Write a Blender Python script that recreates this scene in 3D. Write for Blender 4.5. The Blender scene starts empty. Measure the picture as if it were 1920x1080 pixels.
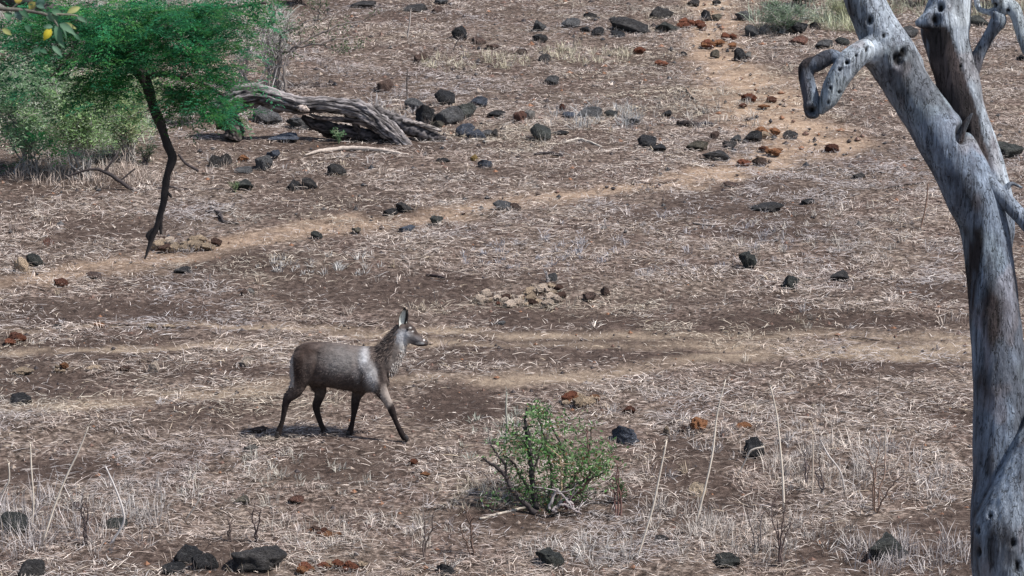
import bpy, math, random
import numpy as np
from mathutils import Vector

R = math.radians
scene = bpy.context.scene
COL = scene.collection

# ------------------------------------------------------------------ camera, sky, sun, exposure
CAM = np.array([0.0, 0.0, 8.03]); PITCH = R(11.0); FPX = 4534.0
cd = bpy.data.cameras.new('camera'); cam = bpy.data.objects.new('camera', cd); COL.objects.link(cam)
cam.location = CAM; cam.rotation_euler = (R(90) - PITCH, 0, 0)
cd.sensor_width = 36; cd.lens = 36 * FPX / 1920; cd.clip_start = 0.1; cd.clip_end = 2000
cd.dof.use_dof = True; cd.dof.focus_distance = 33.0; cd.dof.aperture_fstop = 9.0
scene.camera = cam
SUN_EL, SUN_AZ = R(55), R(108)            # azimuth clockwise from +Y (away from the camera) towards +X
w = bpy.data.worlds.new('World'); scene.world = w; w.use_nodes = True
nt = w.node_tree; bg = nt.nodes['Background']
sky = nt.nodes.new('ShaderNodeTexSky'); sky.sky_type = 'NISHITA'; sky.sun_disc = False
sky.sun_elevation = SUN_EL; sky.sun_rotation = SUN_AZ; sky.air_density = 1.0; sky.dust_density = 1.5
nt.links.new(sky.outputs[0], bg.inputs[0]); bg.inputs[1].default_value = 0.10
sl = bpy.data.lights.new('sun', 'SUN'); sl.energy = 4.4; sl.angle = R(2.5); sl.color = (1.0, 0.965, 0.92)
so = bpy.data.objects.new('sun', sl); COL.objects.link(so)
sdir = Vector((math.sin(SUN_AZ) * math.cos(SUN_EL), math.cos(SUN_AZ) * math.cos(SUN_EL), math.sin(SUN_EL)))
so.rotation_euler = sdir.to_track_quat('Z', 'Y').to_euler(); so.location = sdir * 60
vs = scene.view_settings; vs.view_transform = 'Standard'; vs.look = 'None'; vs.exposure = 0.42; vs.gamma = 1.0
vs.use_curve_mapping = False
scene.render.engine = 'CYCLES'

random.seed(7); RNG = np.random.default_rng(11)

# ------------------------------------------------------------------ noise
def _h(ix, iy, iz, seed):
    n = (ix * 374761393 + iy * 668265263 + iz * 2147483647 + seed * 974634133) & 0xffffffff
    n = ((n ^ (n >> 13)) * 1274126177) & 0xffffffff
    n = ((n ^ (n >> 16)) * 2246822519) & 0xffffffff
    return ((n ^ (n >> 15)) & 0xffffff) / float(0xffffff)
def vn2(x, y, seed=0):
    x = np.asarray(x, float); y = np.asarray(y, float)
    xi = np.floor(x).astype(np.int64); yi = np.floor(y).astype(np.int64)
    fx = x - xi; fy = y - yi; fx = fx * fx * (3 - 2 * fx); fy = fy * fy * (3 - 2 * fy)
    a = _h(xi, yi, 0, seed); b = _h(xi + 1, yi, 0, seed); c = _h(xi, yi + 1, 0, seed); d = _h(xi + 1, yi + 1, 0, seed)
    return (a * (1 - fx) + b * fx) * (1 - fy) + (c * (1 - fx) + d * fx) * fy
def fbm2(x, y, seed=0, o=3):
    s = 0; t = 0; a = 1.0; k = 1.0
    for i in range(o):
        s = s + a * vn2(np.asarray(x) * k, np.asarray(y) * k, seed + i * 17); t += a; a *= .5; k *= 2.03
    return s / t
def vn3(p, seed=0):
    p = np.asarray(p, float); i = np.floor(p).astype(np.int64); f = p - i; f = f * f * (3 - 2 * f)
    out = 0
    for dx in (0, 1):
        for dy in (0, 1):
            for dz in (0, 1):
                wgt = (f[:, 0] if dx else 1 - f[:, 0]) * (f[:, 1] if dy else 1 - f[:, 1]) * (f[:, 2] if dz else 1 - f[:, 2])
                out = out + wgt * _h(i[:, 0] + dx, i[:, 1] + dy, i[:, 2] + dz, seed)
    return out
def fbm3(p, seed=0, o=3):
    s = 0; t = 0; a = 1.0; k = 1.0
    for i in range(o):
        s = s + a * vn3(np.asarray(p) * k, seed + i * 31); t += a; a *= .5; k *= 2.1
    return s / t
def sstep(a, b, x):
    t = np.clip((x - a) / (b - a), 0, 1); return t * t * (3 - 2 * t)

# ------------------------------------------------------------------ measuring: photo pixels (1920x1080) to places in the world
FWD = np.array([0, math.cos(PITCH), -math.sin(PITCH)]); UPV = np.array([0, math.sin(PITCH), math.cos(PITCH)])
def P(px, py, depth):
    return CAM + np.array([1., 0, 0]) * ((px - 960) / FPX * depth) + UPV * ((540 - py) / FPX * depth) + FWD * depth
def ray(px, py):
    return np.array([(px - 960) / FPX, 0, 0]) + UPV * ((540 - py) / FPX) + FWD
def gbase(y):
    y = np.asarray(y, float)
    b = .115 * (y - 31)
    b = np.where(y < 15, .115 * (15 - 31) + .03 * (y - 15), b)
    return b + np.where(y > 80, .0007 * np.minimum(y - 80, 150) ** 2, 0)
def on_plane(px, py):
    d = ray(px, py); t = (CAM[2] + .115 * 31) / (.115 * d[1] - d[2])
    return CAM + d * t
def poly_world(pts):
    return np.array([on_plane(a, b)[:2] for a, b, *_ in pts])
PATH_PX = [(1318, -40, .42), (1335, 10, .45), (1345, 50, .5), (1335, 88, .45), (1368, 122, .6), (1408, 165, .75), (1440, 205, .8), (1485, 240, .8), (1540, 262, .75),
           (1480, 283, .55), (1400, 306, .42), (1280, 336, .36), (1130, 359, .32), (1000, 380, .34), (900, 395, .34), (800, 410, .36), (680, 425, .36),
           (570, 440, .38), (450, 458, .36), (350, 474, .4), (230, 495, .4), (100, 520, .34), (-60, 545, .3)]
TRACKS_PX = [[(-60, 622, .16), (300, 612, .14), (800, 623, .2), (1300, 626, .18), (1900, 634, .18)],
             [(-60, 660, .12), (780, 645, .18), (1100, 642, .2), (1400, 650, .22), (1900, 650, .22)],
             [(-60, 768, .2), (300, 744, .26), (560, 720, .26), (760, 716, .26), (960, 710, .26), (1180, 690, .26), (1400, 664, .26), (1900, 668, .22)]]
PATH_W = (poly_world(PATH_PX), np.array([p[2] for p in PATH_PX]))
TRACKS_W = [(poly_world(t), np.array([p[2] for p in t])) for t in TRACKS_PX]
def line_mask(x, y, line, soft=.8):
    pts, wd = line; best = np.zeros(np.shape(x))
    for i in range(len(pts) - 1):
        a, b = pts[i], pts[i + 1]; ab = b - a; L = (ab ** 2).sum()
        t = np.clip(((x - a[0]) * ab[0] + (y - a[1]) * ab[1]) / L, 0, 1)
        d = np.hypot(x - a[0] - t * ab[0], (y - a[1] - t * ab[1]))
        ww = wd[i] * (1 - t) + wd[i + 1] * t
        best = np.maximum(best, 1 - sstep(ww * (1 - soft * .6), ww * (1 + soft), d))
    return best
def path_mask(x, y):
    n = (fbm2(x / .7, y / .7, 5) - .5)
    return line_mask(x + n * .5, y + n * 1.5, PATH_W, 1.0) * (.5 + .55 * sstep(.3, .6, fbm2(x / .5, y / .22, 15))) * (.68 + .32 * sstep(41, 47, y))
def track_mask(x, y):
    m = 0
    n = (fbm2(x / .9, y / .5, 9) - .5) * .5
    for t in TRACKS_W: m = np.maximum(m, line_mask(x, y + n, (t[0], t[1] * .62), 1.2))
    return m * (.4 + .65 * sstep(.34, .6, fbm2(x / 1.3, y / .3, 19)))
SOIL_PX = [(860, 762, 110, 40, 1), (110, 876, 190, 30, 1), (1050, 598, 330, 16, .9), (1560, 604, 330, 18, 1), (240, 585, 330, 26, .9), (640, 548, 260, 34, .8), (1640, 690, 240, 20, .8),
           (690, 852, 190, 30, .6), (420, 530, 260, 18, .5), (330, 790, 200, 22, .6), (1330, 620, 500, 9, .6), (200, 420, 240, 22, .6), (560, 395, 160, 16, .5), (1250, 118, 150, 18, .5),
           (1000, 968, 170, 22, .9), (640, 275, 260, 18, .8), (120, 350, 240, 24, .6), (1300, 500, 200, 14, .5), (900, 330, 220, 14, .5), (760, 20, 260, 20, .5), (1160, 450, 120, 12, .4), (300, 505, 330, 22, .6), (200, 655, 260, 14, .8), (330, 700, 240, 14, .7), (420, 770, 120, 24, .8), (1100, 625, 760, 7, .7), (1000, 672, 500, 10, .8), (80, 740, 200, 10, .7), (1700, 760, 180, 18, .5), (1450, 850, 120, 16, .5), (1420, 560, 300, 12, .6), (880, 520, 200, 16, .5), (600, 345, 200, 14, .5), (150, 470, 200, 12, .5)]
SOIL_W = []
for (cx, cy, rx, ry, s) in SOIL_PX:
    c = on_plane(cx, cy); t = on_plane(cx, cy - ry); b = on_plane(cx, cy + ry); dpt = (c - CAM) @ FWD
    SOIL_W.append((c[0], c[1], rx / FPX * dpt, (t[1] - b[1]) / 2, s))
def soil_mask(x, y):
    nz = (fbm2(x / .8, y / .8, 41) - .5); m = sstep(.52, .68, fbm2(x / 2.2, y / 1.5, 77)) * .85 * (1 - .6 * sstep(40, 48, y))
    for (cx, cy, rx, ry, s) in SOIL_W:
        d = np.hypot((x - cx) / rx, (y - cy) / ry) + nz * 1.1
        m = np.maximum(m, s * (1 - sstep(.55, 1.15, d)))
    return m
def gh(x, y, fine=True):
    x = np.asarray(x, float); y = np.asarray(y, float)
    z = gbase(y) + .17 * (fbm2(x / 5, y / 5, 1, 2) - .5) + .075 * (fbm2(x / 1.2, y / .9, 2, 2) - .5)
    if fine: z = z + .055 * (vn2(x / .36, y / .36, 3) - .5)
    return z
_YS = np.arange(17, 95, .03)
def at(px, py):
    d = ray(px, py); d = d / d[1]
    xs = CAM[0] + d[0] * _YS; zs = CAM[2] + d[2] * _YS
    g = gh(xs, _YS); i = int(np.argmax(g >= zs))
    if i == 0: i = len(_YS) - 1
    return np.array([xs[i], _YS[i], g[i]])
def depth_of(p): return float((np.asarray(p) - CAM) @ FWD)
def to_px(p):
    q = np.asarray(p) - CAM; z = q @ FWD
    return 960 + FPX * q[..., 0] / z, 540 - FPX * (q @ UPV) / z

# ------------------------------------------------------------------ objects
def tag(o, label=None, cat=None, group=None, kind=None):
    if label: o['label'] = label
    if cat: o['category'] = cat
    if group: o['group'] = group
    if kind: o['kind'] = kind
    return o
def empty(name, loc, label, cat, group=None):
    o = bpy.data.objects.new(name, None); COL.objects.link(o); o.location = loc; o.empty_display_size = .2
    return tag(o, label, cat, group)
def np_mesh(name, V, faces, smooth=True, tint=None):
    """faces: list of int arrays (n x k), any k"""
    V = np.asarray(V, np.float32)
    me = bpy.data.meshes.new(name); me.vertices.add(len(V)); me.vertices.foreach_set('co', V.ravel())
    faces = [np.asarray(f, np.int32) for f in faces if len(f)]
    loops = np.concatenate([f.ravel() for f in faces]); tot = np.concatenate([np.full(len(f), f.shape[1], np.int32) for f in faces])
    start = np.concatenate([[0], np.cumsum(tot)[:-1]]).astype(np.int32)
    me.loops.add(len(loops)); me.loops.foreach_set('vertex_index', loops)
    me.polygons.add(len(tot)); me.polygons.foreach_set('loop_start', start)
    me.polygons.foreach_set('use_smooth', np.full(len(tot), smooth, bool))
    me.update(calc_edges=True); me.validate()
    if tint is not None: set_tint(me, tint)
    return me
def set_tint(me, tint):
    tint = np.asarray(tint, np.float32)
    if tint.ndim == 1: tint = np.tile(tint, (len(me.vertices), 1))
    ca = me.color_attributes.new('tint', 'FLOAT_COLOR', 'POINT')
    ca.data.foreach_set('color', np.concatenate([tint[:, :3], np.ones((len(tint), 1), np.float32)], 1).ravel())
def link(name, me, mat, parent=None, loc=(0, 0, 0)):
    o = bpy.data.objects.new(name, me); COL.objects.link(o)
    if mat is not None and not me.materials: me.materials.append(mat)
    o.location = loc
    if parent is not None: o.parent = parent
    return o
class MB:
    def __init__(s): s.V = []; s.F = {}; s.T = []; s.n = 0
    def add(s, V, faces, tint=(.5, .5, .5)):
        V = np.asarray(V, float); tint = np.asarray(tint, float)
        if tint.ndim == 1: tint = np.tile(tint, (len(V), 1))
        for f in faces:
            f = np.asarray(f)
            if len(f): s.F.setdefault(f.shape[1], []).append(f + s.n)
        s.V.append(V); s.T.append(tint); s.n += len(V)
    def arrays(s, origin=(0, 0, 0)):
        return np.concatenate(s.V) - np.asarray(origin), [np.concatenate(v) for v in s.F.values()], np.concatenate(s.T)
    def build(s, name, mat, parent=None, origin=(0, 0, 0), smooth=True, loc=(0, 0, 0)):
        V, F, T = s.arrays(origin)
        return link(name, np_mesh(name, V, F, smooth, T), mat, parent, loc)
def resample(pts, n):
    """Catmull-Rom through the rows of pts (any width)"""
    p = np.asarray(pts, float); m = len(p); t = np.linspace(0, m - 1, n); i = np.minimum(t.astype(int), m - 2); f = (t - i)[:, None]
    g = lambda k: p[np.clip(k, 0, m - 1)]
    a, b, c, d = g(i - 1), g(i), g(i + 1), g(i + 2)
    return .5 * ((2 * b) + (-a + c) * f + (2 * a - 5 * b + 4 * c - d) * f ** 2 + (-a + 3 * b - 3 * c + d) * f ** 3)
def tube(pts, rad, seg=8, cap=True, rad2=None, side=None):
    """closed tube; rad across, rad2 along side vector"""
    p = np.asarray(pts, float); r = np.asarray(rad, float); n = len(p)
    r2 = r if rad2 is None else np.asarray(rad2, float)
    tg = np.gradient(p, axis=0); tg /= np.linalg.norm(tg, axis=1)[:, None] + 1e-9
    if side is None:
        ref = np.array([0, 1., 0]) if abs(tg[:, 1]).mean() < .8 else np.array([1., 0, 0])
    else: ref = np.asarray(side, float)
    s = ref - (tg @ ref)[:, None] * tg; s /= np.linalg.norm(s, axis=1)[:, None] + 1e-9
    q = np.cross(tg, s)
    th = np.linspace(0, 2 * np.pi, seg, endpoint=False)
    V = p[:, None] + q[:, None] * (np.cos(th)[None, :, None] * r[:, None, None]) + s[:, None] * (np.sin(th)[None, :, None] * r2[:, None, None])
    V = V.reshape(-1, 3); i = np.arange(n - 1)[:, None] * seg; j = np.arange(seg); k = (j + 1) % seg
    F = [np.stack([i + j, i + k, i + seg + k, i + seg + j], -1).reshape(-1, 4)]
    if cap:
        V = np.concatenate([V, p[:1], p[-1:]]); a = n * seg
        F.append(np.concatenate([np.stack([np.full(seg, a), k, j], -1), np.stack([np.full(seg, a + 1), (n - 1) * seg + j, (n - 1) * seg + k], -1)]))
    return V, F
def remesh(name, V, F, voxel, smooth_it=3):
    me = np_mesh(name, V, F); o = link(name + '_tmp', me, None)
    m = o.modifiers.new('r', 'REMESH'); m.mode = 'VOXEL'; m.voxel_size = voxel
    if smooth_it:
        s = o.modifiers.new('s', 'SMOOTH'); s.factor = .5; s.iterations = smooth_it
    dg = bpy.context.evaluated_depsgraph_get(); dg.update()
    out = bpy.data.meshes.new_from_object(o.evaluated_get(dg)); out.name = name
    bpy.data.objects.remove(o); bpy.data.meshes.remove(me)
    out.polygons.foreach_set('use_smooth', np.ones(len(out.polygons), bool))
    return out
def verts_of(me):
    a = np.empty(len(me.vertices) * 3, np.float32); me.vertices.foreach_get('co', a); return a.reshape(-1, 3).astype(float)
def normals_of(me):
    a = np.empty(len(me.vertices) * 3, np.float32); me.vertices.foreach_get('normal', a); return a.reshape(-1, 3).astype(float)
def set_verts(me, V):
    me.vertices.foreach_set('co', np.asarray(V, np.float32).ravel()); me.update()

# ------------------------------------------------------------------ materials
def new_mat(name, rough=.85, spec=.25):
    m = bpy.data.materials.new(name); m.use_nodes = True; n = m.node_tree
    b = n.nodes['Principled BSDF']; b.inputs['Roughness'].default_value = rough; b.inputs['Specular IOR Level'].default_value = spec
    return m, n, b
def N(n, t, **kw):
    x = n.nodes.new(t)
    for k, v in kw.items(): setattr(x, k, v)
    return x
def ramp(n, fac, stops):
    r = N(n, 'ShaderNodeValToRGB'); e = r.color_ramp.elements
    while len(e) > 1: e.remove(e[-1])
    for i, (p, c) in enumerate(stops):
        el = e[0] if i == 0 else e.new(p)
        el.position = p; el.color = (*c, 1) if len(c) == 3 else c
    n.links.new(fac, r.inputs[0]); return r.outputs[0]
def g3(v): return (v, v, v)
def noise_tex(n, scale, detail=4, rough=.6, stretch=None, coord='Object'):
    tc = N(n, 'ShaderNodeTexCoord'); out = tc.outputs[coord]
    if stretch:
        mp = N(n, 'ShaderNodeMapping'); mp.inputs['Scale'].default_value = stretch; n.links.new(out, mp.inputs[0]); out = mp.outputs[0]
    t = N(n, 'ShaderNodeTexNoise'); t.inputs['Scale'].default_value = scale; t.inputs['Detail'].default_value = detail; t.inputs['Roughness'].default_value = rough
    n.links.new(out, t.inputs['Vector']); return t.outputs[0]
def mul(n, a, b, fac=1.0, mode='MULTIPLY'):
    x = N(n, 'ShaderNodeMix', data_type='RGBA', blend_type=mode)
    if isinstance(fac, (int, float)): x.inputs[0].default_value = fac
    else: n.links.new(fac, x.inputs[0])
    for s, v in ((6, a), (7, b)):
        if isinstance(v, tuple): x.inputs[s].default_value = (*v[:3], 1)
        else: n.links.new(v, x.inputs[s])
    return x.outputs[2]
def bump(n, b, h, strength=.5, dist=.02):
    x = N(n, 'ShaderNodeBump'); x.inputs['Strength'].default_value = strength; x.inputs['Distance'].default_value = dist
    n.links.new(h, x.inputs['Height']); n.links.new(x.outputs[0], b.inputs['Normal'])
def tint_mat(name, rough=.85, spec=.2, scale=12, lo=.7, hi=1.3, stretch=None, bstr=0, bdist=.01, translucent=0.0):
    m, n, b = new_mat(name, rough, spec)
    a = N(n, 'ShaderNodeAttribute', attribute_name='tint')
    t = noise_tex(n, scale, 4, .65, stretch)
    c = mul(n, a.outputs[0], ramp(n, t, [(.25, g3(lo)), (.75, g3(hi))]))
    n.links.new(c, b.inputs['Base Color'])
    if bstr: bump(n, b, t, bstr, bdist)
    if translucent:
        tr = N(n, 'ShaderNodeBsdfTranslucent'); mx = N(n, 'ShaderNodeMixShader'); mx.inputs[0].default_value = translucent
        n.links.new(c, tr.inputs[0]); n.links.new(b.outputs[0], mx.inputs[1]); n.links.new(tr.outputs[0], mx.inputs[2])
        n.links.new(mx.outputs[0], n.nodes['Material Output'].inputs[0])
    return m
M_STRAW = tint_mat('dry_straw', .8, .15, 3, .85, 1.15)
M_TWIG = tint_mat('twig_bark', .85, .2, 25, .6, 1.35, (1, 1, .25), .5, .01)
M_LEAF = tint_mat('leaf', .6, .3, 2.5, .7, 1.35, None, 0, 0, .42)
M_FUR = tint_mat('fur', .9, .10, 30, .68, 1.32, (.55, 1, .8), .6, .015)
M_HAIR = tint_mat('hair', .8, .15, 10, .7, 1.3)
M_HORN = tint_mat('hoof_and_nose', .45, .4, 40, .8, 1.2)
def dead_mat():
    m, n, b = new_mat('weathered_wood', .75, .22)
    a = N(n, 'ShaderNodeAttribute', attribute_name='tint')
    st = noise_tex(n, 26, 5, .7, (1, 1, .10)); bl = noise_tex(n, 5, 6, .75, (1, 1, .45)); fi = noise_tex(n, 60, 3, .7, (1, 1, .4)); ck = noise_tex(n, 15, 4, .6, (1, 1, .07))
    c = mul(n, a.outputs[0], ramp(n, st, [(.3, g3(.68)), (.7, g3(1.3))])); c = mul(n, c, ramp(n, bl, [(.36, (.5, .48, .49)), (.48, (.95, .95, .95)), (.66, (1.3, 1.3, 1.29))])); c = mul(n, c, ramp(n, fi, [(.3, g3(.75)), (.7, g3(1.2))]))
    crk = ramp(n, ck, [(.484, g3(1)), (.498, g3(.4)), (.502, g3(.4)), (.516, g3(1))]); c = mul(n, c, crk)
    n.links.new(c, b.inputs['Base Color'])
    s = N(n, 'ShaderNodeMath', operation='ADD'); n.links.new(st, s.inputs[0]); n.links.new(crk, s.inputs[1]); bump(n, b, s.outputs[0], .9, .03); return m
M_DEAD = dead_mat()
def bark_log():
    m, n, b = new_mat('grey_log_wood', .85, .2)
    a = N(n, 'ShaderNodeAttribute', attribute_name='tint')
    t = noise_tex(n, 9, 6, .75, (.28, 1.7, 1.7)); t2 = noise_tex(n, 3, 3, .6)
    c = mul(n, a.outputs[0], ramp(n, t, [(.34, g3(.22)), (.5, g3(.95)), (.68, g3(1.6))]))
    c = mul(n, c, ramp(n, t2, [(.3, (.85, .8, .78)), (.7, (1.12, 1.1, 1.12))]))
    n.links.new(c, b.inputs['Base Color']); bump(n, b, t, .8, .03); return m
M_LOG = bark_log()
def rock_mat():
    m, n, b = new_mat('basalt', .8, .3)
    oi = N(n, 'ShaderNodeObjectInfo')
    t = noise_tex(n, 1.6, 6, .7); f = noise_tex(n, 7, 5, .75); li = noise_tex(n, 2.6, 5, .7)
    c = mul(n, oi.outputs['Color'], ramp(n, t, [(.3, g3(.4)), (.7, g3(1.6))]))
    c = mul(n, c, ramp(n, f, [(.3, g3(.4)), (.7, g3(1.6))]))
    c = mul(n, c, (.24, .23, .225), ramp(n, li, [(.55, g3(0)), (.66, g3(.5))]), 'MIX')
    n.links.new(c, b.inputs['Base Color']); bump(n, b, f, 1.0, .3); return m
M_ROCK = rock_mat()
def clod_mat():
    m, n, b = new_mat('dung_fibre', .95, .05)
    oi = N(n, 'ShaderNodeObjectInfo')
    t = noise_tex(n, 2.5, 6, .75); f = noise_tex(n, 9, 5, .8)
    c = mul(n, oi.outputs['Color'], ramp(n, t, [(.3, (.62, .58, .58)), (.7, (1.3, 1.3, 1.3))]))
    c = mul(n, c, ramp(n, f, [(.32, g3(.5)), (.68, g3(1.4))]))
    n.links.new(c, b.inputs['Base Color']); bump(n, b, f, 1, .2); return m
M_CLOD = clod_mat()
def ground_mat():
    m, n, b = new_mat('dry_earth', .95, .1)
    a = N(n, 'ShaderNodeAttribute', attribute_name='tint'); sp = N(n, 'ShaderNodeSeparateColor'); n.links.new(a.outputs[0], sp.inputs[0])
    tc = noise_tex(n, .9, 6, .7, (1, .8, 1)); fi = noise_tex(n, 9, 5, .75, (1, 1, 1)); st = noise_tex(n, 26, 3, .7, (.55, 1, 1))
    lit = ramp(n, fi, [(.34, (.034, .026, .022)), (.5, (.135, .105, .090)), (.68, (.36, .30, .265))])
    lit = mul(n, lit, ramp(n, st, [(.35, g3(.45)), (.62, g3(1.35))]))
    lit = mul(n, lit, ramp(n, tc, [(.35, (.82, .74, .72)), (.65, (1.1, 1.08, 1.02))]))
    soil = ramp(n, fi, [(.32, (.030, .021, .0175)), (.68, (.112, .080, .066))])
    pth = ramp(n, fi, [(.3, (.27, .185, .128)), (.7, (.50, .37, .27))])
    dst = ramp(n, fi, [(.3, (.19, .14, .105)), (.7, (.38, .30, .225))])
    pth = mul(n, pth, ramp(n, st, [(.3, g3(.75)), (.7, g3(1.15))]))
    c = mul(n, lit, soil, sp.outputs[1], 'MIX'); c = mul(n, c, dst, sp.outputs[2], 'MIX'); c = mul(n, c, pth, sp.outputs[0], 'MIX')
    n.links.new(c, b.inputs['Base Color'])
    ad = N(n, 'ShaderNodeMath', operation='ADD'); n.links.new(fi, ad.inputs[0]); n.links.new(st, ad.inputs[1])
    bump(n, b, ad.outputs[0], .8, .05); return m
M_GROUND = ground_mat()
# ------------------------------------------------------------------ the ground
def axis(a, b, step, lo, hi):
    mid = np.arange(a, b + step / 2, step); s = step; left = []; x = a
    while x > lo: s *= 1.35; x -= s; left.append(x)
    s = step; right = []; x = mid[-1]
    while x < hi: s *= 1.35; x += s; right.append(x)
    return np.concatenate([left[::-1], mid, right])
GX = axis(-17.5, 17.5, .14, -320, 320); GY = axis(22, 70, .14, -60, 420)
XX, YY = np.meshgrid(GX, GY); xf, yf = XX.ravel(), YY.ravel()
pm, sm, tm = path_mask(xf, yf), soil_mask(xf, yf), track_mask(xf, yf)
zf = gh(xf, yf) - .035 * pm - .02 * tm
nx, ny = len(GX), len(GY)
i0 = (np.arange(ny - 1)[:, None] * nx + np.arange(nx - 1)[None]).ravel()
gt = np.stack([np.clip(pm * .95, 0, 1), np.clip(sm, 0, 1) * (1 - pm), np.clip(tm, 0, 1)], 1)
gme = np_mesh('ground', np.stack([xf, yf, zf], 1), [np.stack([i0, i0 + 1, i0 + nx + 1, i0 + nx], 1)], True, gt)
tag(link('ground', gme, M_GROUND), kind='structure')

# ------------------------------------------------------------------ straw and grass (nobody could count it)
def sample_ground(n, y0=25.0, y1=66.0, power=.9, margin=1.5):
    y = np.linspace(y0, y1, 400); pdf = (.4235 * y + margin * 2) * (30 / y) ** power; cdf = np.cumsum(pdf); cdf /= cdf[-1]
    yy = np.interp(RNG.random(n), cdf, y); xx = (RNG.random(n) - .5) * (.4235 * yy * 1.02 + margin * 2)
    return xx, yy
STRAW = np.array([(.68, .585, .515), (.58, .495, .44), (.46, .39, .355), (.33, .265, .235), (.47, .44, .43), (.80, .71, .63), (.19, .14, .122), (.58, .48, .36)])
STRAW_P = np.array([.2, .2, .16, .13, .12, .08, .07, .04])
def straw_tint(x, y, n):
    c = STRAW[RNG.choice(len(STRAW), n, p=STRAW_P)].copy()
    reg = fbm2(x / 2.6, y / 2.0, 301)[:, None]; reg2 = fbm2(x / 1.5, y / 1.2, 333)[:, None]
    cool = sstep(.52, .68, reg); warm = sstep(.56, .7, reg2); yel = sstep(.58, .72, fbm2(x / 3.2, y / 1.6, 377))[:, None]
    c = c * (1 - .55 * cool) + cool * .55 * np.array([.42, .40, .42])
    c = c * (1 - .3 * warm) + warm * .3 * np.array([.42, .32, .265])
    c = c * (1 - .35 * yel) + yel * .35 * np.array([.52, .46, .32])
    return c * (.5 + .84 * RNG.random((n, 1)))
def ribbons(x, y, z, az, L, rise, width, roll, bend, tint, lift=.012):
    """thin curved strips: five points each"""
    n = len(x); d = np.stack([np.cos(az), np.sin(az)], 1); s = np.stack([-np.sin(az), np.cos(az)], 1)
    sl = .115
    b = np.stack([x, y, z + lift], 1)
    mid = b.copy(); mid[:, :2] += d * (L * .5 * np.cos(rise))[:, None] + s * (bend * L)[:, None]; mid[:, 2] += L * .5 * np.sin(rise) + sl * d[:, 1] * L * .5 * np.cos(rise) + .14 * L * np.sin(rise + .25)
    tip = b.copy(); tip[:, :2] += d * (L * np.cos(rise))[:, None]; tip[:, 2] += L * np.sin(rise) + sl * d[:, 1] * L * np.cos(rise)
    sd = np.stack([s[:, 0] * np.cos(roll), s[:, 1] * np.cos(roll), np.sin(roll)], 1) * (width * .5)[:, None]
    V = np.stack([b - sd, b + sd, mid - sd, mid + sd, tip], 1).reshape(-1, 3)
    k = np.arange(n)[:, None] * 5
    return V, [k + np.array([[0, 1, 3, 2]]), k + np.array([[2, 3, 4]])], np.repeat(tint, 5, 0)
def fade_out(x, y):
    return (1 - .97 * sstep(.6, 6.0 , np.abs(x) - .2118 * y - 1.2)) * (1 - .95 * sstep(65, 76, y)) * (1 - .95 * sstep(25.5, 21.5, y))
def straw_layer(name, n, lens, wid, rises, keep_lo, y0=21., y1=76., power=.9, dark=1.0):
    x, y = sample_ground(int(n * 1.95), y0, y1, power, 7.0); edge = RNG.random(len(x)) < fade_out(x, y); x, y = x[edge], y[edge]; n = len(x)
    den = .3 + .95 * sstep(.34, .6, fbm2(x / 1.6, y / 1.1, 201)); den *= .22 + 1.1 * sstep(.34, .58, fbm2(x / .42, y / .34, 231))
    den *= (1 - .82 * path_mask(x, y)) * (1 - .86 * soil_mask(x, y)) * (1 - .6 * np.clip(track_mask(x, y), 0, 1))
    k = RNG.random(n) < np.maximum(den, keep_lo); x, y = x[k], y[k]; m = len(x)
    z = gh(x, y); az = np.where(RNG.random(m) < .55, RNG.normal(0, .38, m) + np.pi * RNG.integers(0, 2, m), RNG.random(m) * 2 * np.pi); L = lens[0] + (lens[1] - lens[0]) * RNG.random(m) ** 1.6
    local = (vn2(x / .6, y / .6, 251) * 4 * np.pi); az = np.where(RNG.random(m) < .3, local + RNG.normal(0, .45, m), az)
    rise = np.abs(RNG.normal(0, rises, m)); W = wid[0] + (wid[1] - wid[0]) * RNG.random(m)
    W *= .86 * (y / 34) ** .55
    V, F, T = ribbons(x, y, z, az, L, rise, W, RNG.normal(0, .35, m), RNG.normal(0, .045, m), straw_tint(x, y, m) * dark, .004 + .05 * RNG.random(m))
    tag(link(name, np_mesh(name, V, F, True, T), M_STRAW), kind='stuff')
straw_layer('straw_litter', 345000, (.06, .25), (.0045, .010), .1, .015)
straw_layer('straw_chaff', 335000, (.025, .12), (.0035, .008), .25, .12, dark=.95)
# upright dry tufts: blades that fan out of common roots
def tuft_field(name, cx, cy, hgt, nb, tints, spread=.09, wid=(.005, .011), lean=.55):
    X, Y, Z, AZ, L, RI, W, T = [], [], [], [], [], [], [], []
    for a, b, h, k, t in zip(cx, cy, hgt, nb, tints):
        k = int(k); r = spread * (h / .2) * np.sqrt(RNG.random(k)); th = RNG.random(k) * 2 * np.pi
        x = a + r * np.cos(th); y = b + r * np.sin(th)
        X.append(x); Y.append(y); AZ.append(th + RNG.normal(0, .7, k)); L.append(h * (.5 + .7 * RNG.random(k)))
        RI.append(np.clip(np.pi / 2 - np.abs(RNG.normal(0, lean, k)) - .1, .1, 1.5)); W.append(wid[0] + (wid[1] - wid[0]) * RNG.random(k))
        T.append(np.asarray(t)[None] * (.65 + .6 * RNG.random((k, 1))))
    X, Y, AZ, L, RI, W, T = map(np.concatenate, (X, Y, AZ, L, RI, W, T)); W = W * (Y / 34) ** .5
    V, F, T = ribbons(X, Y, gh(X, Y), AZ, L, RI, W, RNG.normal(0, .8, len(X)), RNG.normal(0, .07, len(X)), T, -.005)
    tag(link(name, np_mesh(name, V, F, True, T), M_STRAW), kind='stuff')
TX, TY = sample_ground(6500, 21., 76., .6, 7.0); edge = RNG.random(len(TX)) < fade_out(TX, TY); TX, TY = TX[edge], TY[edge]
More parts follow.
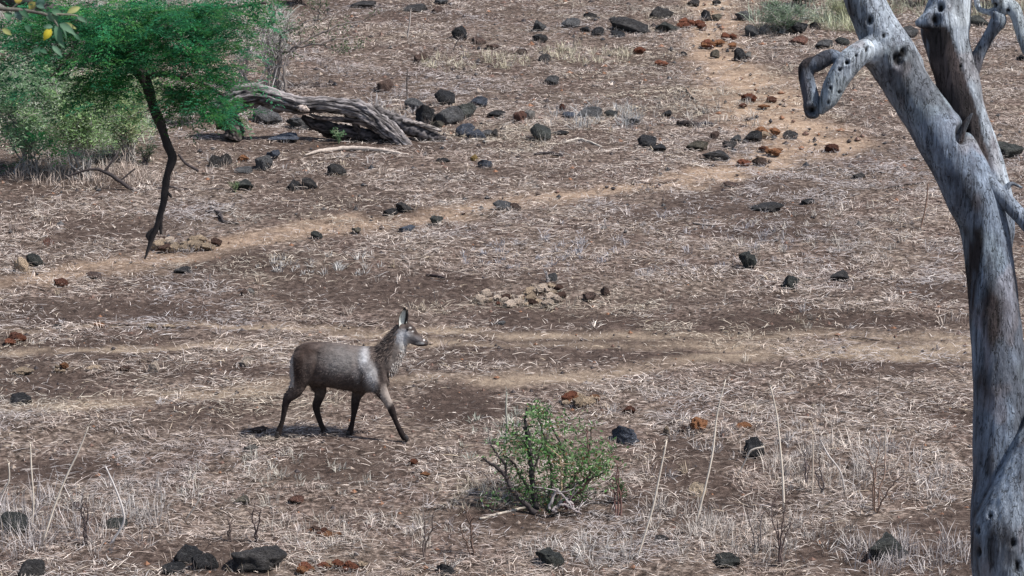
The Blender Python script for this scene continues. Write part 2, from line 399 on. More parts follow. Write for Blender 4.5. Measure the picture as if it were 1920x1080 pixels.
keep = RNG.random(len(TX)) < (.08 + .9 * sstep(.5, .7, fbm2(TX / 2.2, TY / 1.8, 401))) * (1 - path_mask(TX, TY)) * (1 - .75 * soil_mask(TX, TY)) * (1 - .7 * np.clip(track_mask(TX, TY), 0, 1))
TX, TY = TX[keep], TY[keep]
tuft_field('dry_grass', TX, TY, .07 + .12 * RNG.random(len(TX)), RNG.integers(8, 26, len(TX)), straw_tint(TX, TY, len(TX)) * 1.05)
# thicker stands of grass the photo shows
px_stand = [(60, 985, 130, 60, 60, .42, (.47, .43, .42)), (200, 990, 150, 45, 40, .3, (.42, .38, .36)), (1560, 885, 130, 45, 60, .28, (.54, .48, .43)), (1440, 1020, 200, 40, 70, .24, (.50, .455, .42)),
            (1700, 1050, 130, 35, 50, .3, (.47, .43, .42)), (1330, 985, 180, 40, 50, .24, (.46, .41, .37)), (1690, 900, 110, 60, 40, .3, (.46, .42, .40)), (1120, 220, 90, 25, 36, .3, (.42, .42, .42)),
            (895, 118, 110, 14, 40, .26, (.55, .5, .38)), (1100, 100, 90, 16, 40, .26, (.55, .5, .38)), (1290, 210, 150, 40, 40, .22, (.50, .46, .42)), (460, 60, 90, 60, 60, .6, (.46, .47, .42)),
            (180, 40, 190, 60, 110, .6, (.46, .48, .43)), (60, 210, 90, 80, 110, .7, (.42, .50, .38)), (190, 225, 110, 70, 110, .6, (.46, .54, .38)), (150, 335, 160, 18, 80, .35, (.46, .38, .33)), (1590, 48, 60, 14, 34, .5, (.55, .56, .38)), (1500, 40, 90, 22, 40, .5, (.42, .48, .38)), (1750, 20, 200, 14, 50, .6, (.40, .40, .30)),
            (750, 200, 70, 25, 24, .25, (.44, .42, .42)), (1560, 440, 230, 60, 60, .16, (.5, .45, .40)), (1250, 460, 250, 60, 60, .15, (.42, .40, .42)), (130, 300, 120, 30, 40, .3, (.5, .46, .42)),
            (1000, 480, 160, 30, 40, .13, (.40, .40, .44)), (600, 500, 120, 20, 30, .14, (.5, .48, .46)), (1420, 820, 170, 50, 50, .15, (.48, .44, .42)), (500, 900, 200, 50, 50, .16, (.46, .43, .38)), (940, 830, 80, 60, 30, .18, (.42, .44, .38)),
            (250, 940, 120, 40, 30, .25, (.45, .42, .40)), (700, 1000, 200, 40, 50, .18, (.48, .43, .38)), (1100, 1030, 130, 30, 40, .2, (.48, .45, .42)), (900, 930, 90, 30, 30, .18, (.48, .42, .34))]
SX, SY, SH, SN, ST = [], [], [], [], []
for (cx, cy, rx, ry, n, h, t) in px_stand:
    for _ in range(int(n * (.85 if cy > 850 else 1))):
        a = random.random() * 6.283; r = math.sqrt(random.random())
        q = on_plane(cx + rx * r * math.cos(a), cy + ry * r * math.sin(a))
        SX.append(q[0]); SY.append(q[1]); SH.append(h * random.uniform(.5, 1.15)); SN.append(random.randint(9, 24)); ST.append(np.array(t) * random.uniform(.8, 1.2))
tuft_field('tall_dry_grass', SX, SY, SH, SN, ST, .08, (.0045, .010), .72)

# loose crumbs of earth and gravel
x, y = sample_ground(11000, power=1.0); n = len(x); s = (.006 + .040 * RNG.random(n) ** 5) * (1 + .9 * sstep(40, 50, y))
o8 = np.array([[1, 0, 0], [-1, 0, 0], [0, 1, 0], [0, -1, 0], [0, 0, .8], [0, 0, -.8]]); f8 = np.array([[0, 2, 4], [2, 1, 4], [1, 3, 4], [3, 0, 4], [2, 0, 5], [1, 2, 5], [3, 1, 5], [0, 3, 5]])
V = np.stack([x, y, gh(x, y)], 1)[:, None] + o8[None] * s[:, None, None] * (.6 + .8 * RNG.random((n, 6, 1)))
cc = np.array([(.06, .05, .05), (.16, .10, .08), (.25, .13, .08), (.3, .24, .2)])[RNG.choice(4, n, p=[.4, .3, .15, .15])]
n2 = 900; x2, y2 = sample_ground(n2, 40, 60, .3); k2 = fbm2(x2 / 2.4, y2 / 2, 505) > .47; x2, y2 = x2[k2], y2[k2]; n2 = len(x2); s2 = .025 + .05 * RNG.random(n2) ** 2
V = np.concatenate([V, np.stack([x2, y2, gh(x2, y2) + s2 * .25], 1)[:, None] + o8[None] * s2[:, None, None] * (.5 + .9 * RNG.random((n2, 6, 1)))]); cc = np.concatenate([cc, np.array([(.05, .05, .055), (.09, .085, .085), (.13, .10, .085)])[RNG.integers(0, 3, n2)]]); n += n2
tag(link('gravel', np_mesh('gravel', V.reshape(-1, 3), [(f8[None] + np.arange(n)[:, None, None] * 6).reshape(-1, 3)], False, np.repeat(cc, 6, 0)), M_STRAW), kind='stuff')
# ------------------------------------------------------------------ stones
def ico(sub):
    t = (1 + 5 ** .5) / 2
    v = [(-1, t, 0), (1, t, 0), (-1, -t, 0), (1, -t, 0), (0, -1, t), (0, 1, t), (0, -1, -t), (0, 1, -t), (t, 0, -1), (t, 0, 1), (-t, 0, -1), (-t, 0, 1)]
    f = [(0, 11, 5), (0, 5, 1), (0, 1, 7), (0, 7, 10), (0, 10, 11), (1, 5, 9), (5, 11, 4), (11, 10, 2), (10, 7, 6), (7, 1, 8), (3, 9, 4), (3, 4, 2), (3, 2, 6), (3, 6, 8), (3, 8, 9), (4, 9, 5), (2, 4, 11), (6, 2, 10), (8, 6, 7), (9, 8, 1)]
    v = [np.array(q) / np.linalg.norm(q) for q in v]
    for _ in range(sub):
        c = {}; nf = []
        def midp(a, b):
            k = (min(a, b), max(a, b))
            if k not in c: q = v[a] + v[b]; v.append(q / np.linalg.norm(q)); c[k] = len(v) - 1
            return c[k]
        for a, b, d in f:
            ab, bd, da = midp(a, b), midp(b, d), midp(d, a); nf += [(a, ab, da), (b, bd, ab), (d, da, bd), (ab, bd, da)]
        f = nf
    return np.array(v), np.array(f)
ICO3, ICO2 = ico(3), ico(2)
def rock_mesh(name, seed, cuts, rough, angular):
    r = np.random.default_rng(seed); v, f = ICO3[0].copy(), ICO3[1]
    v = v * (1 + .5 * (fbm3(v * 1.1 + seed * 3.7, seed, 2) - .5))[:, None]
    for _ in range(cuts):
        d = r.normal(size=3); d /= np.linalg.norm(d); h = r.uniform(.45, .8)
        o = v @ d - h; v = v - np.maximum(o, 0)[:, None] * d * angular
    v = v * (1 + rough * (fbm3(v * 3.2 + seed, seed + 5, 3) - .5))[:, None]
    v -= (v.max(0) + v.min(0)) / 2; v /= (v.max(0) - v.min(0)) / 2
    return np_mesh(name, v, [f], True)
ROCKS = [rock_mesh('stone_shape', 10 + i, 12, .42, .98) for i in range(9)]
for me in ROCKS: me.materials.append(M_ROCK)
CLODS = [rock_mesh('clod_shape', 60 + i, 4, .75, .6) for i in range(6)]
for me in CLODS: me.materials.append(M_CLOD)
TONE = dict(k=(.038, .038, .042), d=(.06, .056, .056), g=(.13, .13, .135), p=(.27, .255, .24), m=(.075, .08, .074), u=(.095, .11, .145), o=(.17, .15, .115), b=(.13, .085, .07),
            r=(.27, .115, .075), n=(.40, .20, .11), t=(.62, .49, .36), w=(.82, .68, .56), y=(.40, .27, .10), s=(.20, .10, .075))
RS = [0]; FOOT = []
def lump(name, meshes, px, py, wpx, hpx, tone, label=None, cat=None, group=None, parent=None, origin=None, lift=0.):
    """px,py: middle of the lump in the photo; its foot stands on the ground below"""
    RS[0] += 1; r = random.Random(RS[0] * 7919)
    g = at(px, py + hpx * .40); s = depth_of(g) / FPX
    o = bpy.data.objects.new(name, meshes[r.randrange(len(meshes))]); COL.objects.link(o)
    hw, hh = wpx * s * .5, hpx * s * .5
    dp = hw * r.uniform(.7, .95)
    hh = max(hh * 1.08 - .12 * dp * .3, hh * .7)
    a = r.choice((0, math.pi)) + r.uniform(-.35, .35)
    z = g[2] + hh * .60 + lift
    FOOT.append((g[0], g[1], hw, dp, hh))
    loc = np.array([g[0], g[1] + dp * .35, z])
    o.location = loc if parent is None else loc - origin
    o.rotation_euler = (r.uniform(-.12, .12), r.uniform(-.12, .12), a); o.scale = (hw * 1.04, dp, hh)
    t = np.array(TONE[tone]) * r.uniform(.8, 1.5); o.color = (*t, 1)
    if parent is not None: o.parent = parent
    return tag(o, label, cat, group)
ROCK_ROWS = """
822 18 28 16 b|low brownish stone with a grey one just behind it, near the top edge
828 3 26 12 g|grey stone cut by the top edge behind a low brown one
863 61 30 30 k|upright black stone standing alone on straw high on the slope
898 76 28 18 b|low brown stone beside the upright black stone
925 87 26 12 b|flat brown stone downhill of the upright black stone
1012 48 26 26 g|upright grey block with a dark stone against its foot
1013 72 30 18 d|dark wedge lying against the foot of the upright grey block
1070 42 36 20 g|rounded grey stone between the grey block and the boulder heap
1108 30 28 16 d|dark stone behind the small stones of the upper boulder heap
1098 54 22 11 k|small black stone west of the upper boulder heap
1121 58 24 18 k|squat black stone at the near edge of the upper boulder heap
1184 47 74 30 d|large smooth dark boulder in the upper boulder heap
1158 64 28 13 k|flat black stone in front of the large smooth boulder
1238 24 46 28 d|tall dark boulder at the back of the upper boulder heap
1253 50 46 24 m|greenish grey domed boulder beside the red clods and the path
1150 36 20 12 g|small grey stone wedged behind the large smooth boulder
1300 5 24 16 d|dark stone at the top edge beside the start of the path
1344 3 16 9 k|tiny black stone in the path at the top edge
1324 28 22 22 k|dark square block standing in the upper path
1344 31 22 13 o|sandy grey stone touching the dark square block in the path
1396 28 36 20 g|flat grey stone in front of the pale green bush
1410 58 26 26 g|dark sided grey stone with a pale top under the pale green bush
1434 55 20 22 p|pale grey stone leaning beside its dark sided twin
1474 48 30 26 k|black boulder in the shade of the pale green bush
1500 52 34 24 k|second black boulder deeper in the shade of the pale green bush
1530 48 24 16 d|dark stone at the dead tree side of the pale green bush
1498 76 34 22 s|reddish dark stone downhill of the shaded black boulders
1545 82 34 20 g|low grey slab near the crook of the broken branch
1580 78 26 18 m|mossy stone seen just beyond the broken pale branch
1340 100 18 16 o|olive pointed stone standing alone on the sandy path
1388 102 24 28 k|dark wedge stone with a pale slanted face on the path edge
1402 104 14 18 p|pale slab leaning on the dark wedge stone at the path edge
1283 101 14 10 k|tiny black stone on bare earth west of the path
1704 60 34 26 g|grey boulder seen between the two limbs of the dead tree
1752 66 22 16 d|dark stone right behind the upright limb of the dead tree
1836 40 34 26 m|mossy grey boulder between the dead tree and its side branch
1916 108 18 14 k|small black stone at the frame edge beyond the side branch
978 97 22 14 b|small brown stone below the dark wedge and grey block
1020 108 24 17 d|dark pointed stone on pale grass below the grey block
1034 150 28 22 g|grey tilted stone alone in the middle of the upper slope
792 108 30 20 b|weathered brown grey stone above the fallen log
722 161 30 30 b|upright brown stump shaped stone behind the log
680 8 54 16 d|long dark stone at the top edge above the fallen log
775 14 50 14 d|wide dark stone at the top edge in scrub
834 183 38 32 k|dark capstone on top of the boulder pile by the log
799 215 42 44 k|black boulder at the log side of the boulder pile
843 216 56 42 g|big mottled grey boulder in the middle of the boulder pile
874 208 38 36 m|mossy grey boulder closing the uphill side of the boulder pile
778 196 38 28 g|grey stone tucked between the log and the boulder pile
818 236 28 22 o|low sandy stone at the foot of the boulder pile
897 190 34 24 u|purple grey stone just past the boulder pile
872 243 36 28 u|blue grey slab below the boulder pile
893 252 38 22 u|second blue grey slab touching the first below the boulder pile
912 250 26 16 g|grey end stone of the blue slab row
926 250 16 20 d|small dark upright stone ending the row of blue slabs
930 214 34 17 k|flat black stone in straw between pile and red edged rock
976 218 26 26 s|dark reddish rock with a pale stone on its flank
994 215 20 20 p|pale stone against the flank of the dark reddish rock
1014 249 38 38 m|large dark greenish boulder alone below the reddish rock
1050 248 34 10 k|flat black stone beside the large greenish boulder
1066 216 26 13 u|small bluish stone with a pink clod behind it
1105 210 52 24 g|broad grey boulder half hidden by pale grass
1145 213 26 14 m|low mossy stone east of the broad grey boulder
1186 228 26 14 d|dark flat stone uphill of the largest black boulder
1213 266 36 28 k|black rounded boulder leaning on a lower dark slab
1232 278 36 18 k|low dark slab running downhill from the black rounded boulder
1188 227 12 9 g|pebble sized grey stone beside the dark flat stone
1250 213 20 12 k|small black stone above the charred sticks
1307 273 42 22 o|brown grey domed stone below the charred sticks
1345 290 52 20 d|long dark stone on the near side of the path cluster
1368 272 28 18 d|dark stone in the middle of the path cluster
1412 257 36 26 k|black angular boulder next to the orange dung by the bend
1482 252 28 17 d|dark stone at the far side of the orange dung
1341 253 18 18 b|small brownish stone beside the charred sticks
1380 260 22 16 g|grey stone behind the path cluster
1425 302 28 18 b|brown stone touching a red clod beside the path
1890 281 60 34 m|dark mossy mound partly behind the limb at the frame edge
404 303 26 26 d|dark stone with a hump below the log, first of a pair
424 299 22 26 d|second dark humped stone touching the first below the log
455 318 36 13 g|flat grey stone below the two humped stones
496 305 34 34 g|pale grey boulder with a smooth steep face below the log
512 291 30 20 u|purple grey stone resting behind the pale grey boulder
632 319 38 26 d|dark rounded stone below the pale fallen branch
453 347 42 24 m|mossy stone with a green sprig beside it
552 347 30 24 k|black blocky stone in pale straw, west half of a pair
580 345 30 24 d|dark blocky stone, east half of the pair in pale straw
831 300 28 10 k|flat black stone near the yellow stone
889 296 18 15 y|small ochre yellow stone beside a grey one
910 307 28 18 u|blue grey stone beside the small ochre stone
758 388 34 20 d|dark stone uphill in the pair at the path edge
732 397 28 17 k|smaller black stone in the pair at the path edge
818 413 26 20 m|single grey green stone on the near edge of the path
763 428 30 14 u|bluish flat stone sunk into straw below the path
594 441 22 17 m|small dark green stone below the path
667 433 22 13 o|small tan brown stone on the near edge of the path
943 386 36 20 g|grey square stone lying in the middle of the path
967 388 22 16 b|brown stone stuck to the grey square stone on the path
66 487 36 28 m|dark green grey boulder beside a tan clod at the frame edge
175 517 28 13 b|flat brown stone below the hanging branch tip
343 507 36 13 d|flat dark stone below the elephant dung
458 548 16 16 b|small brown stone with a pale half beside it
471 547 14 14 p|pale half of the small split stone in bare earth
463 678 30 18 w|whitish pitted stone lying on straw behind the antelope
290 687 20 26 w|pale upright stone among scattered tan dung
37 748 46 24 k|smooth blue black boulder at the frame edge beside the track
484 806 34 14 b|dark low stone beside the rear hoof of the antelope
470 840 26 17 p|pale wedge stone just below the rear hoof
453 938 30 19 o|tan brown stone on grass in the lower slope
555 936 30 20 s|red brown stone downhill of the antelope
350 1040 56 40 k|big black boulder hump at the bottom edge
385 1052 50 40 k|black boulder pressed against the big hump at the bottom edge
325 1066 44 24 k|low black toe of the boulder hump at the bottom edge
487 1044 104 50 d|largest smooth dark boulder at the bottom edge
58 1066 56 40 d|dark boulder in the bottom corner under grass stalks
24 982 54 46 m|mossy boulder buried in pale grass at the frame edge
215 985 44 22 m|mossy low stone hidden under crossed grass stalks
1035 520 22 17 g|small grey stone above the pale dung heap
1105 557 26 20 b|round brown stone beyond the pale dung heap
1135 546 18 20 b|brown lump with a pale chip beyond the round brown stone
1172 815 52 40 u|dark blue grey boulder next to the green shrub
1413 840 44 46 k|black faceted boulder with a pale stalk across it
1307 918 34 28 t|pale tan rounded stone crossed by a tall stalk
1659 1022 80 52 m|mossy dark boulder under the grass near the dead tree
1030 1048 50 34 m|grey green boulder at the bottom edge below the shrub
836 1068 40 26 k|black stone at the bottom edge among twigs
1362 1052 54 30 m|mossy dark stone half buried in grass at the bottom edge
1403 489 36 36 m|upright grey square stone, tallest on the open slope
1484 528 36 28 m|dark stone with a pale chipped side on the open slope
1575 517 36 24 d|dark triangular stone on the open slope near the dead tree
1440 387 60 15 d|long flat dark stone lying in straw below the bend
1515 377 26 12 k|small flat dark stone east of the long flat one
1370 347 28 13 b|small brown stone below the path bend
1610 330 26 12 d|low dark stone on the slope beside the dead limb
1240 1010 26 14 d|low dark stone in the grass beside the leaning stalk
940 605 16 9 g|tiny grey stone between track and dung heap
1150 897 18 15 b|little brown stone under the shrub twigs
1140 915 22 14 o|tan stone below the little brown stone at the shrub
105 612 18 9 k|tiny dark stone on the upper track
90 453 20 14 s|small dark red stone in the upper west straw
500 215 58 38 g|pale grey boulder under the arch of the log
530 258 60 16 u|flat blue grey slab in the shade under the log
565 232 60 26 g|low grey boulder beneath the middle of the log
"""
for row in ROCK_ROWS.strip().splitlines():
    a, lab = row.split('|'); a = a.split()
    lump('rock', ROCKS, *map(float, a[:4]), a[4], lab, 'rock', 'dark stones scattered on the slope')

CLOD_ROWS = """
114 530 28 17 s|pale brown dung ball alone on the west track
406 453 20 17 b|round brown dung ball beside the elephant dung
40 497 30 34 t|tan upright clod beside the dark green boulder
1405 182 32 16 r|reddish clod at the narrow part of the path
1447 186 20 12 s|small brown red clod on the sandy path
1392 197 16 9 s|tiny red brown clod on the path edge
1432 199 24 8 n|flat orange clod on the sandy path
1560 277 28 18 s|red brown clod standing alone past the path bend
1395 305 28 15 r|red brown clod at the near side of the path bend
455 297 22 15 n|orange clod between the dark humps and the pale boulder
1055 203 14 20 s|pinkish clod behind the small bluish stone
284 612 22 13 t|pinkish tan clod on the upper track
185 610 24 11 n|orange flat clod at the end of the stick
317 613 26 9 t|flat tan clod on the upper track
776 866 20 13 r|small red clod below the forefoot of the antelope
795 891 24 11 n|orange brown flake of dung below the small red clod
1180 770 26 18 s|red brown clod between the dung heap and the blue boulder
1136 762 22 13 w|pale clod beside the reddish dung heap
1395 799 30 17 n|orange brown clod uphill of the black faceted boulder
1250 808 14 22 t|pinkish narrow clod near the leaning stalk
1280 805 20 12 b|dark clod beside the orange dung ball
1310 796 34 32 n|bright orange pitted dung ball
40 697 44 15 t|tan broken clod at the west frame edge
175 690 30 12 t|pinkish flake of dung west of the pale upright stone
232 692 26 11 b|brown flake of dung next to the pale upright stone
1240 118 30 14 r|rust red crumb on bare earth west of the path
1200 95 26 16 r|rust red clod below the large smooth boulder
1300 912 16 8 n|orange crumb beside the tan rounded stone
610 1002 40 14 n|flat orange clod in the grass above the bottom edge
"""
for row in CLOD_ROWS.strip().splitlines():
    a, lab = row.split('|'); a = a.split()
    lump('dung_clod', CLODS, *map(float, a[:4]), a[4], lab, 'dung', 'clods of dried dung')

def dung_heap(cx, cy, wpx, hpx, n, tones, size, label, group='heaps of dried elephant dung'):
    g = at(cx, cy + hpx * .2); e = empty('dung_heap', g, label, 'dung heap', group); r = random.Random(cx)
    for i in range(n):
        px = cx + wpx * .5 * r.uniform(-1, 1); py = cy + hpx * .35 * r.uniform(-1, 1); s = size * r.uniform(.6, 1.3)
        lump('clod', CLODS, px, py, s, s * r.uniform(.5, .8), r.choice(tones), parent=e, origin=g, lift=.012)
dung_heap(345, 457, 108, 26, 22, 'tttwwtb', 22, 'long heap of tan elephant dung under the hanging branch')
dung_heap(1022, 554, 60, 50, 28, 'wwwtwb', 19, 'pale crumbly dung heap in the middle of the slope')
dung_heap(965, 562, 68, 28, 15, 'twtstwb', 19, 'brown and tan dung heap beside the pale crumbly one')
dung_heap(905, 556, 44, 26, 7, 'twsw', 20, 'scattered small dung pieces west of the brown dung heap')
dung_heap(1090, 751, 60, 28, 12, 'nrtnt', 25, 'reddish dung heap behind the green shrub')
dung_heap(1350, 84, 56, 12, 6, 'rrn', 22, 'row of rust red clods lying across the upper path')
dung_heap(1362, 69, 24, 6, 3, 'rs', 16, 'small rust red heap just uphill of the row of clods')
dung_heap(1295, 45, 42, 16, 7, 'rrs', 18, 'rust red dung heap beside the greenish domed boulder')
dung_heap(1443, 250, 40, 16, 6, 'ntn', 20, 'orange dung heap against the black angular boulder')
dung_heap(1445, 282, 36, 16, 6, 'rns', 18, 'red orange dung heap below the bend of the path')
dung_heap(640, 1064, 80, 18, 9, 'nrrt', 24, 'red dung heap at the bottom edge beside the boulder')
dung_heap(575, 1066, 40, 18, 4, 'ntr', 22, 'orange dung heap touching the smooth boulder at the bottom edge')
dung_heap(25, 637, 40, 20, 5, 'rrs', 20, 'red dung heap on the track at the frame edge')
dung_heap(120, 692, 34, 18, 5, 'trtn', 16, 'small tan and red dung heap on the near track')
dung_heap(610, 1000, 70, 14, 5, 'snb', 18, 'loose brown dung in grass above the bottom edge')

# ------------------------------------------------------------------ the antelope
def build_antelope():
    foot = at(657, 821); K = FPX / depth_of(foot) * 3.6; U0, V0 = 637.0, 935.0; CF = .968
    root = empty('waterbuck', (foot[0], foot[1], foot[2]), 'grey brown hornless antelope walking across the dry slope with dark legs', 'antelope')
    def q(u, v, L=0.0):
        return np.array([(u - U0) / K, L, (V0 - v - .25 * K * L) / (CF * K)])
    mb = MB()
    def limb(rows, n=36, seg=16):
        a = resample([[*q(u, v, L), rx * (1.1 if abs(L) > .07 and v > 600 else 1), ry * (1.1 if abs(L) > .07 and v > 600 else 1)] for (u, v, rx, ry, L) in rows], n)
        # rounded ends
        V, F = tube(a[:, :3], a[:, 3], seg, True, a[:, 4], side=(0, 1, 0)); mb.add(V, F)
        for k in (0, -1):
            v, f = ICO2; mb.add(v * np.array([a[k, 3] * .98, a[k, 4] * .98, a[k, 3] * .98]) + a[k, :3], [f])
    torso = [(288, 412, 540, .09), (306, 368, 580, .135), (338, 322, 600, .175), (380, 298, 594, .19), (440, 292, 590, .20), (510, 298, 597, .21), (590, 308, 610, .222), (660, 318, 624, .226),
             (720, 322, 632, .222), (775, 322, 628, .20), (825, 316, 612, .17), (865, 318, 585, .14)]
    rows = resample([[u, (t + b) / 2, (b - t) / 2 / K, wd] for u, t, b, wd in torso], 40)
    pts = np.array([q(u, v) for u, v, *_ in rows]); V, F = tube(pts, rows[:, 2] / CF, 28, True, rows[:, 3], side=(0, 1, 0)); mb.add(V, F)
    v, f = ICO2; mb.add(v * np.array([.05, .085, .12]) + q(284, 470), [f])
    limb([(800, 440, .20, .14, 0), (850, 430, .235, .14, 0), (895, 390, .205, .12, 0), (930, 335, .172, .105, -.005), (962, 280, .145, .092, -.01), (985, 240, .122, .085, -.015)], 36, 22)   # neck
    limb([(985, 222, .098, .078, -.015), (1010, 222, .108, .078, -.02), (1038, 238, .113, .078, -.025), (1066, 260, .090, .064, -.03), (1098, 280, .067, .05, -.035), (1128, 295, .054, .042, -.04), (1151, 303, .042, .035, -.042)], 30, 18)  # head
    mb.add(ICO2[0] * np.array([.035, .02, .025]) + q(1028, 196, -.075), [ICO2[1]])                       # brow
    limb([(1040, 290, .035, .035, -.03), (1080, 307, .024, .028, -.035), (1120, 318, .018, .022, -.04), (1140, 318, .016, .02, -.042)], 14, 10)     # lower jaw
    limb([(330, 430, .165, .10, -.085), (318, 510, .148, .09, -.10), (298, 575, .115, .075, -.112), (266, 632, .082, .052, -.115), (224, 672, .060, .036, -.115), (207, 720, .042, .030, -.115),
          (195, 780, .035, .026, -.115), (181, 838, .033, .026, -.115), (166, 876, .038, .031, -.115), (156, 906, .040, .031, -.115)])   # near hind leg
    limb([(390, 500, .15, .09, .08), (418, 575, .110, .07, .09), (436, 625, .080, .05, .10), (422, 675, .058, .04, .10), (404, 722, .050, .033, .10), (413, 770, .038, .028, .10), (431, 830, .034, .026, .10),
          (454, 880, .038, .030, .10), (468, 906, .040, .03, .10)])   # far hind leg
    limb([(740, 520, .15, .08, .09), (700, 610, .088, .055, .1), (675, 668, .060, .04, .1), (664, 738, .046, .035, .1), (655, 790, .035, .027, .1), (645, 845, .032, .026, .1), (634, 884, .038, .03, .1), (628, 906, .039, .03, .1)])
    limb([(790, 470, .19, .08, -.095), (825, 570, .125, .066, -.105), (862, 640, .074, .05, -.105), (896, 700, .055, .04, -.105), (918, 745, .049, .036, -.105), (938, 800, .035, .027, -.105), (960, 855, .032, .026, -.105),
          (986, 905, .038, .03, -.105), (1004, 934, .040, .031, -.105)])
    Vv, Ff, _ = mb.arrays()
    me = remesh('body', Vv, Ff, .0125, 5)
    V = verts_of(me); nr = normals_of(me)
    n1 = fbm3(V * np.array([9, 9, 7]), 3, 3) - .5; n2 = fbm3(V * 26, 8, 2) - .5
    uu = U0 + V[:, 0] * K; vv = V0 - V[:, 2] * CF * K - .25 * K * V[:, 1]; sid = np.clip(np.abs(V[:, 1]) / .12 - .3, 0, 1)
    def crease(pts, wd, amt):
        dd = np.full(len(V), 1e9); pp = np.array(resample(np.array(pts, float), 30))
        for a_ in pp: dd = np.minimum(dd, np.hypot(uu - a_[0], vv - a_[1]))
        return -amt * np.exp(-(dd / wd) ** 2) * sid
    bulge = lambda cu, cv, ru, rv, am: am * np.exp(-(((uu - cu) / ru) ** 2 + ((vv - cv) / rv) ** 2)) * sid
    sc = crease([(425, 375), (418, 440), (405, 520), (400, 585)], 18, .022) + crease([(700, 345), (690, 430), (720, 540), (770, 615)], 20, .010) + crease([(810, 340), (815, 440), (850, 560)], 18, .018)
    sc = sc + bulge(335, 430, 60, 90, .022) + bulge(770, 470, 45, 90, .022) + bulge(560, 500, 100, 80, .014) - bulge(455, 400, 30, 60, .012)
    V = V + nr * (n1 * .014 + n2 * .004 + sc)[:, None]; set_verts(me, V)
    # coat: where each colour of the coat lies (u, v as in the side view, L across)
    L = V[:, 1]; u = U0 + V[:, 0] * K; v = V0 - V[:, 2] * CF * K - .25 * K * L
    def blob(cu, cv, ru, rv, soft=.5): return 1 - sstep(1 - soft, 1 + soft, np.hypot((u - cu) / ru, (v - cv) / rv) + n1 * .8)
    def mixc(c, col, m): return c * (1 - m[:, None]) + np.asarray(col)[None] * m[:, None]
    near = (L < .03)
    c = np.tile(np.array([.100, .078, .070]), (len(V), 1)) * (1 + .9 * n1 + .9 * n2)[:, None]
    c = mixc(c, (.048, .033, .028), blob(340, 440, 95, 170) * .95); c = mixc(c, (.115, .092, .084), blob(370, 490, 40, 90) * .55)
    c = mixc(c, (.215, .20, .195), blob(600, 425, 120, 85, .9) * .8); c = mixc(c, (.055, .042, .038), blob(640, 600, 230, 50) * .5)
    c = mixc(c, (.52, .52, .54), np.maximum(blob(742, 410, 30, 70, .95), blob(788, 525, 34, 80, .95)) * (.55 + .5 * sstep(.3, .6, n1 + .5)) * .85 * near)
    c = mixc(c, (.24, .22, .22), blob(690, 510, 22, 60) * .5 * near); c = mixc(c, (.045, .036, .036), blob(640, 560, 60, 35) * .5)
    c = mixc(c, (.026, .020, .019), sstep(600, 720, v + n1 * 80) * (v > 600))
    c = mixc(c, (.34, .29, .26), blob(885, 665, 38, 80, .35) * (u > 845) * near * .9)
    c = mixc(c, (.065, .052, .048), blob(830, 370, 42, 75) * .9); c = mixc(c, (.085, .066, .058), blob(905, 250, 46, 120) * .85)
    c = mixc(c, (.20, .17, .155), blob(940, 400, 62, 110) * .8); c = mixc(c, (.06, .048, .045), blob(872, 480, 34, 120) * .55)
    c = mixc(c, (.58, .58, .60), blob(1000, 262, 52, 50) * .9); c = mixc(c, (.55, .54, .53), blob(1012, 340, 34, 45) * .85)
    hd = (u > 985) & (v < 330)
    c = mixc(c, (.05, .038, .034), ((v - 172) - (u - 1030) * .80 < 26) * hd * (u > 1000) * .95)
    c = mixc(c, (.16, .15, .155), blob(1080, 285, 40, 26) * hd * .8)
    c = mixc(c, (.62, .6, .58), np.maximum(blob(1048, 203, 9, 6, .4), blob(1066, 226, 6, 5, .4)) * hd * .9)
    c = mixc(c, (.74, .72, .70), (blob(1124, 306, 22, 8, .35) + blob(1140, 284, 5, 6, .4)) * hd); c = mixc(c, (.5, .48, .46), blob(1112, 306, 26, 8, .35) * hd)
    c = mixc(c, (.03, .025, .024), blob(1112, 318, 36, 5, .3) * hd)
    c = mixc(c, (.42, .37, .34), (1 - sstep(262, 274, u + n1 * 14)) * ((v > 380) & (v < 600)) * .8)
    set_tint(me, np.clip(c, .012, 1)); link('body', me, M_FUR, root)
    # ears
    def ear(bu, bv, tu, tv, wid, L0, L1, turn):
        m = MB(); n, k = 16, 9; a, b = q(bu, bv, L0), q(tu, tv, L1); ax = b - a; s = np.array([math.cos(turn), math.sin(turn), 0]); s = s - ax * (s @ ax) / (ax @ ax); s /= np.linalg.norm(s)
        nn = np.cross(ax / np.linalg.norm(ax), s)
        if nn[1] > 0: nn = -nn                                             # the open side looks to the viewer
        for sgn in (0, 1):
            G = []; T = []
            for i in range(n):
                t = i / (n - 1); wd = wid * (math.sin(math.pi * min(1, (.18 + .82 * t)) ** 1.15) ** .8) if t < 1 else 0
                for j in range(k):
                    x = j / (k - 1) * 2 - 1
                    G.append(a + ax * t + s * wd * x * .5 - nn * (wd * .42 * (1 - x * x)) - nn * (.008 * sgn * (1 - x * x)))
                    edge = abs(x) > .72 or t > .80
                    T.append((.03, .025, .025) if edge and sgn == 0 else ((.66, .68, .64) if sgn == 0 else (.09, .07, .06)))
            i = (np.arange(n - 1)[:, None] * k + np.arange(k - 1)).ravel(); m.add(G, [np.stack([i, i + 1, i + k + 1, i + k], 1)], T)
        m.build('ear', M_HAIR, root)
    ear(988, 205, 1016, 68, .118, -.075, -.085, .35); ear(1022, 178, 1030, 78, .07, .05, .06, 1.1)
    def ball(name, c, r, t, mat=M_HORN):
        m = MB(); m.add(ICO2[0] * np.asarray(r) + c, [ICO2[1]], t); return m.build(name, mat, root)
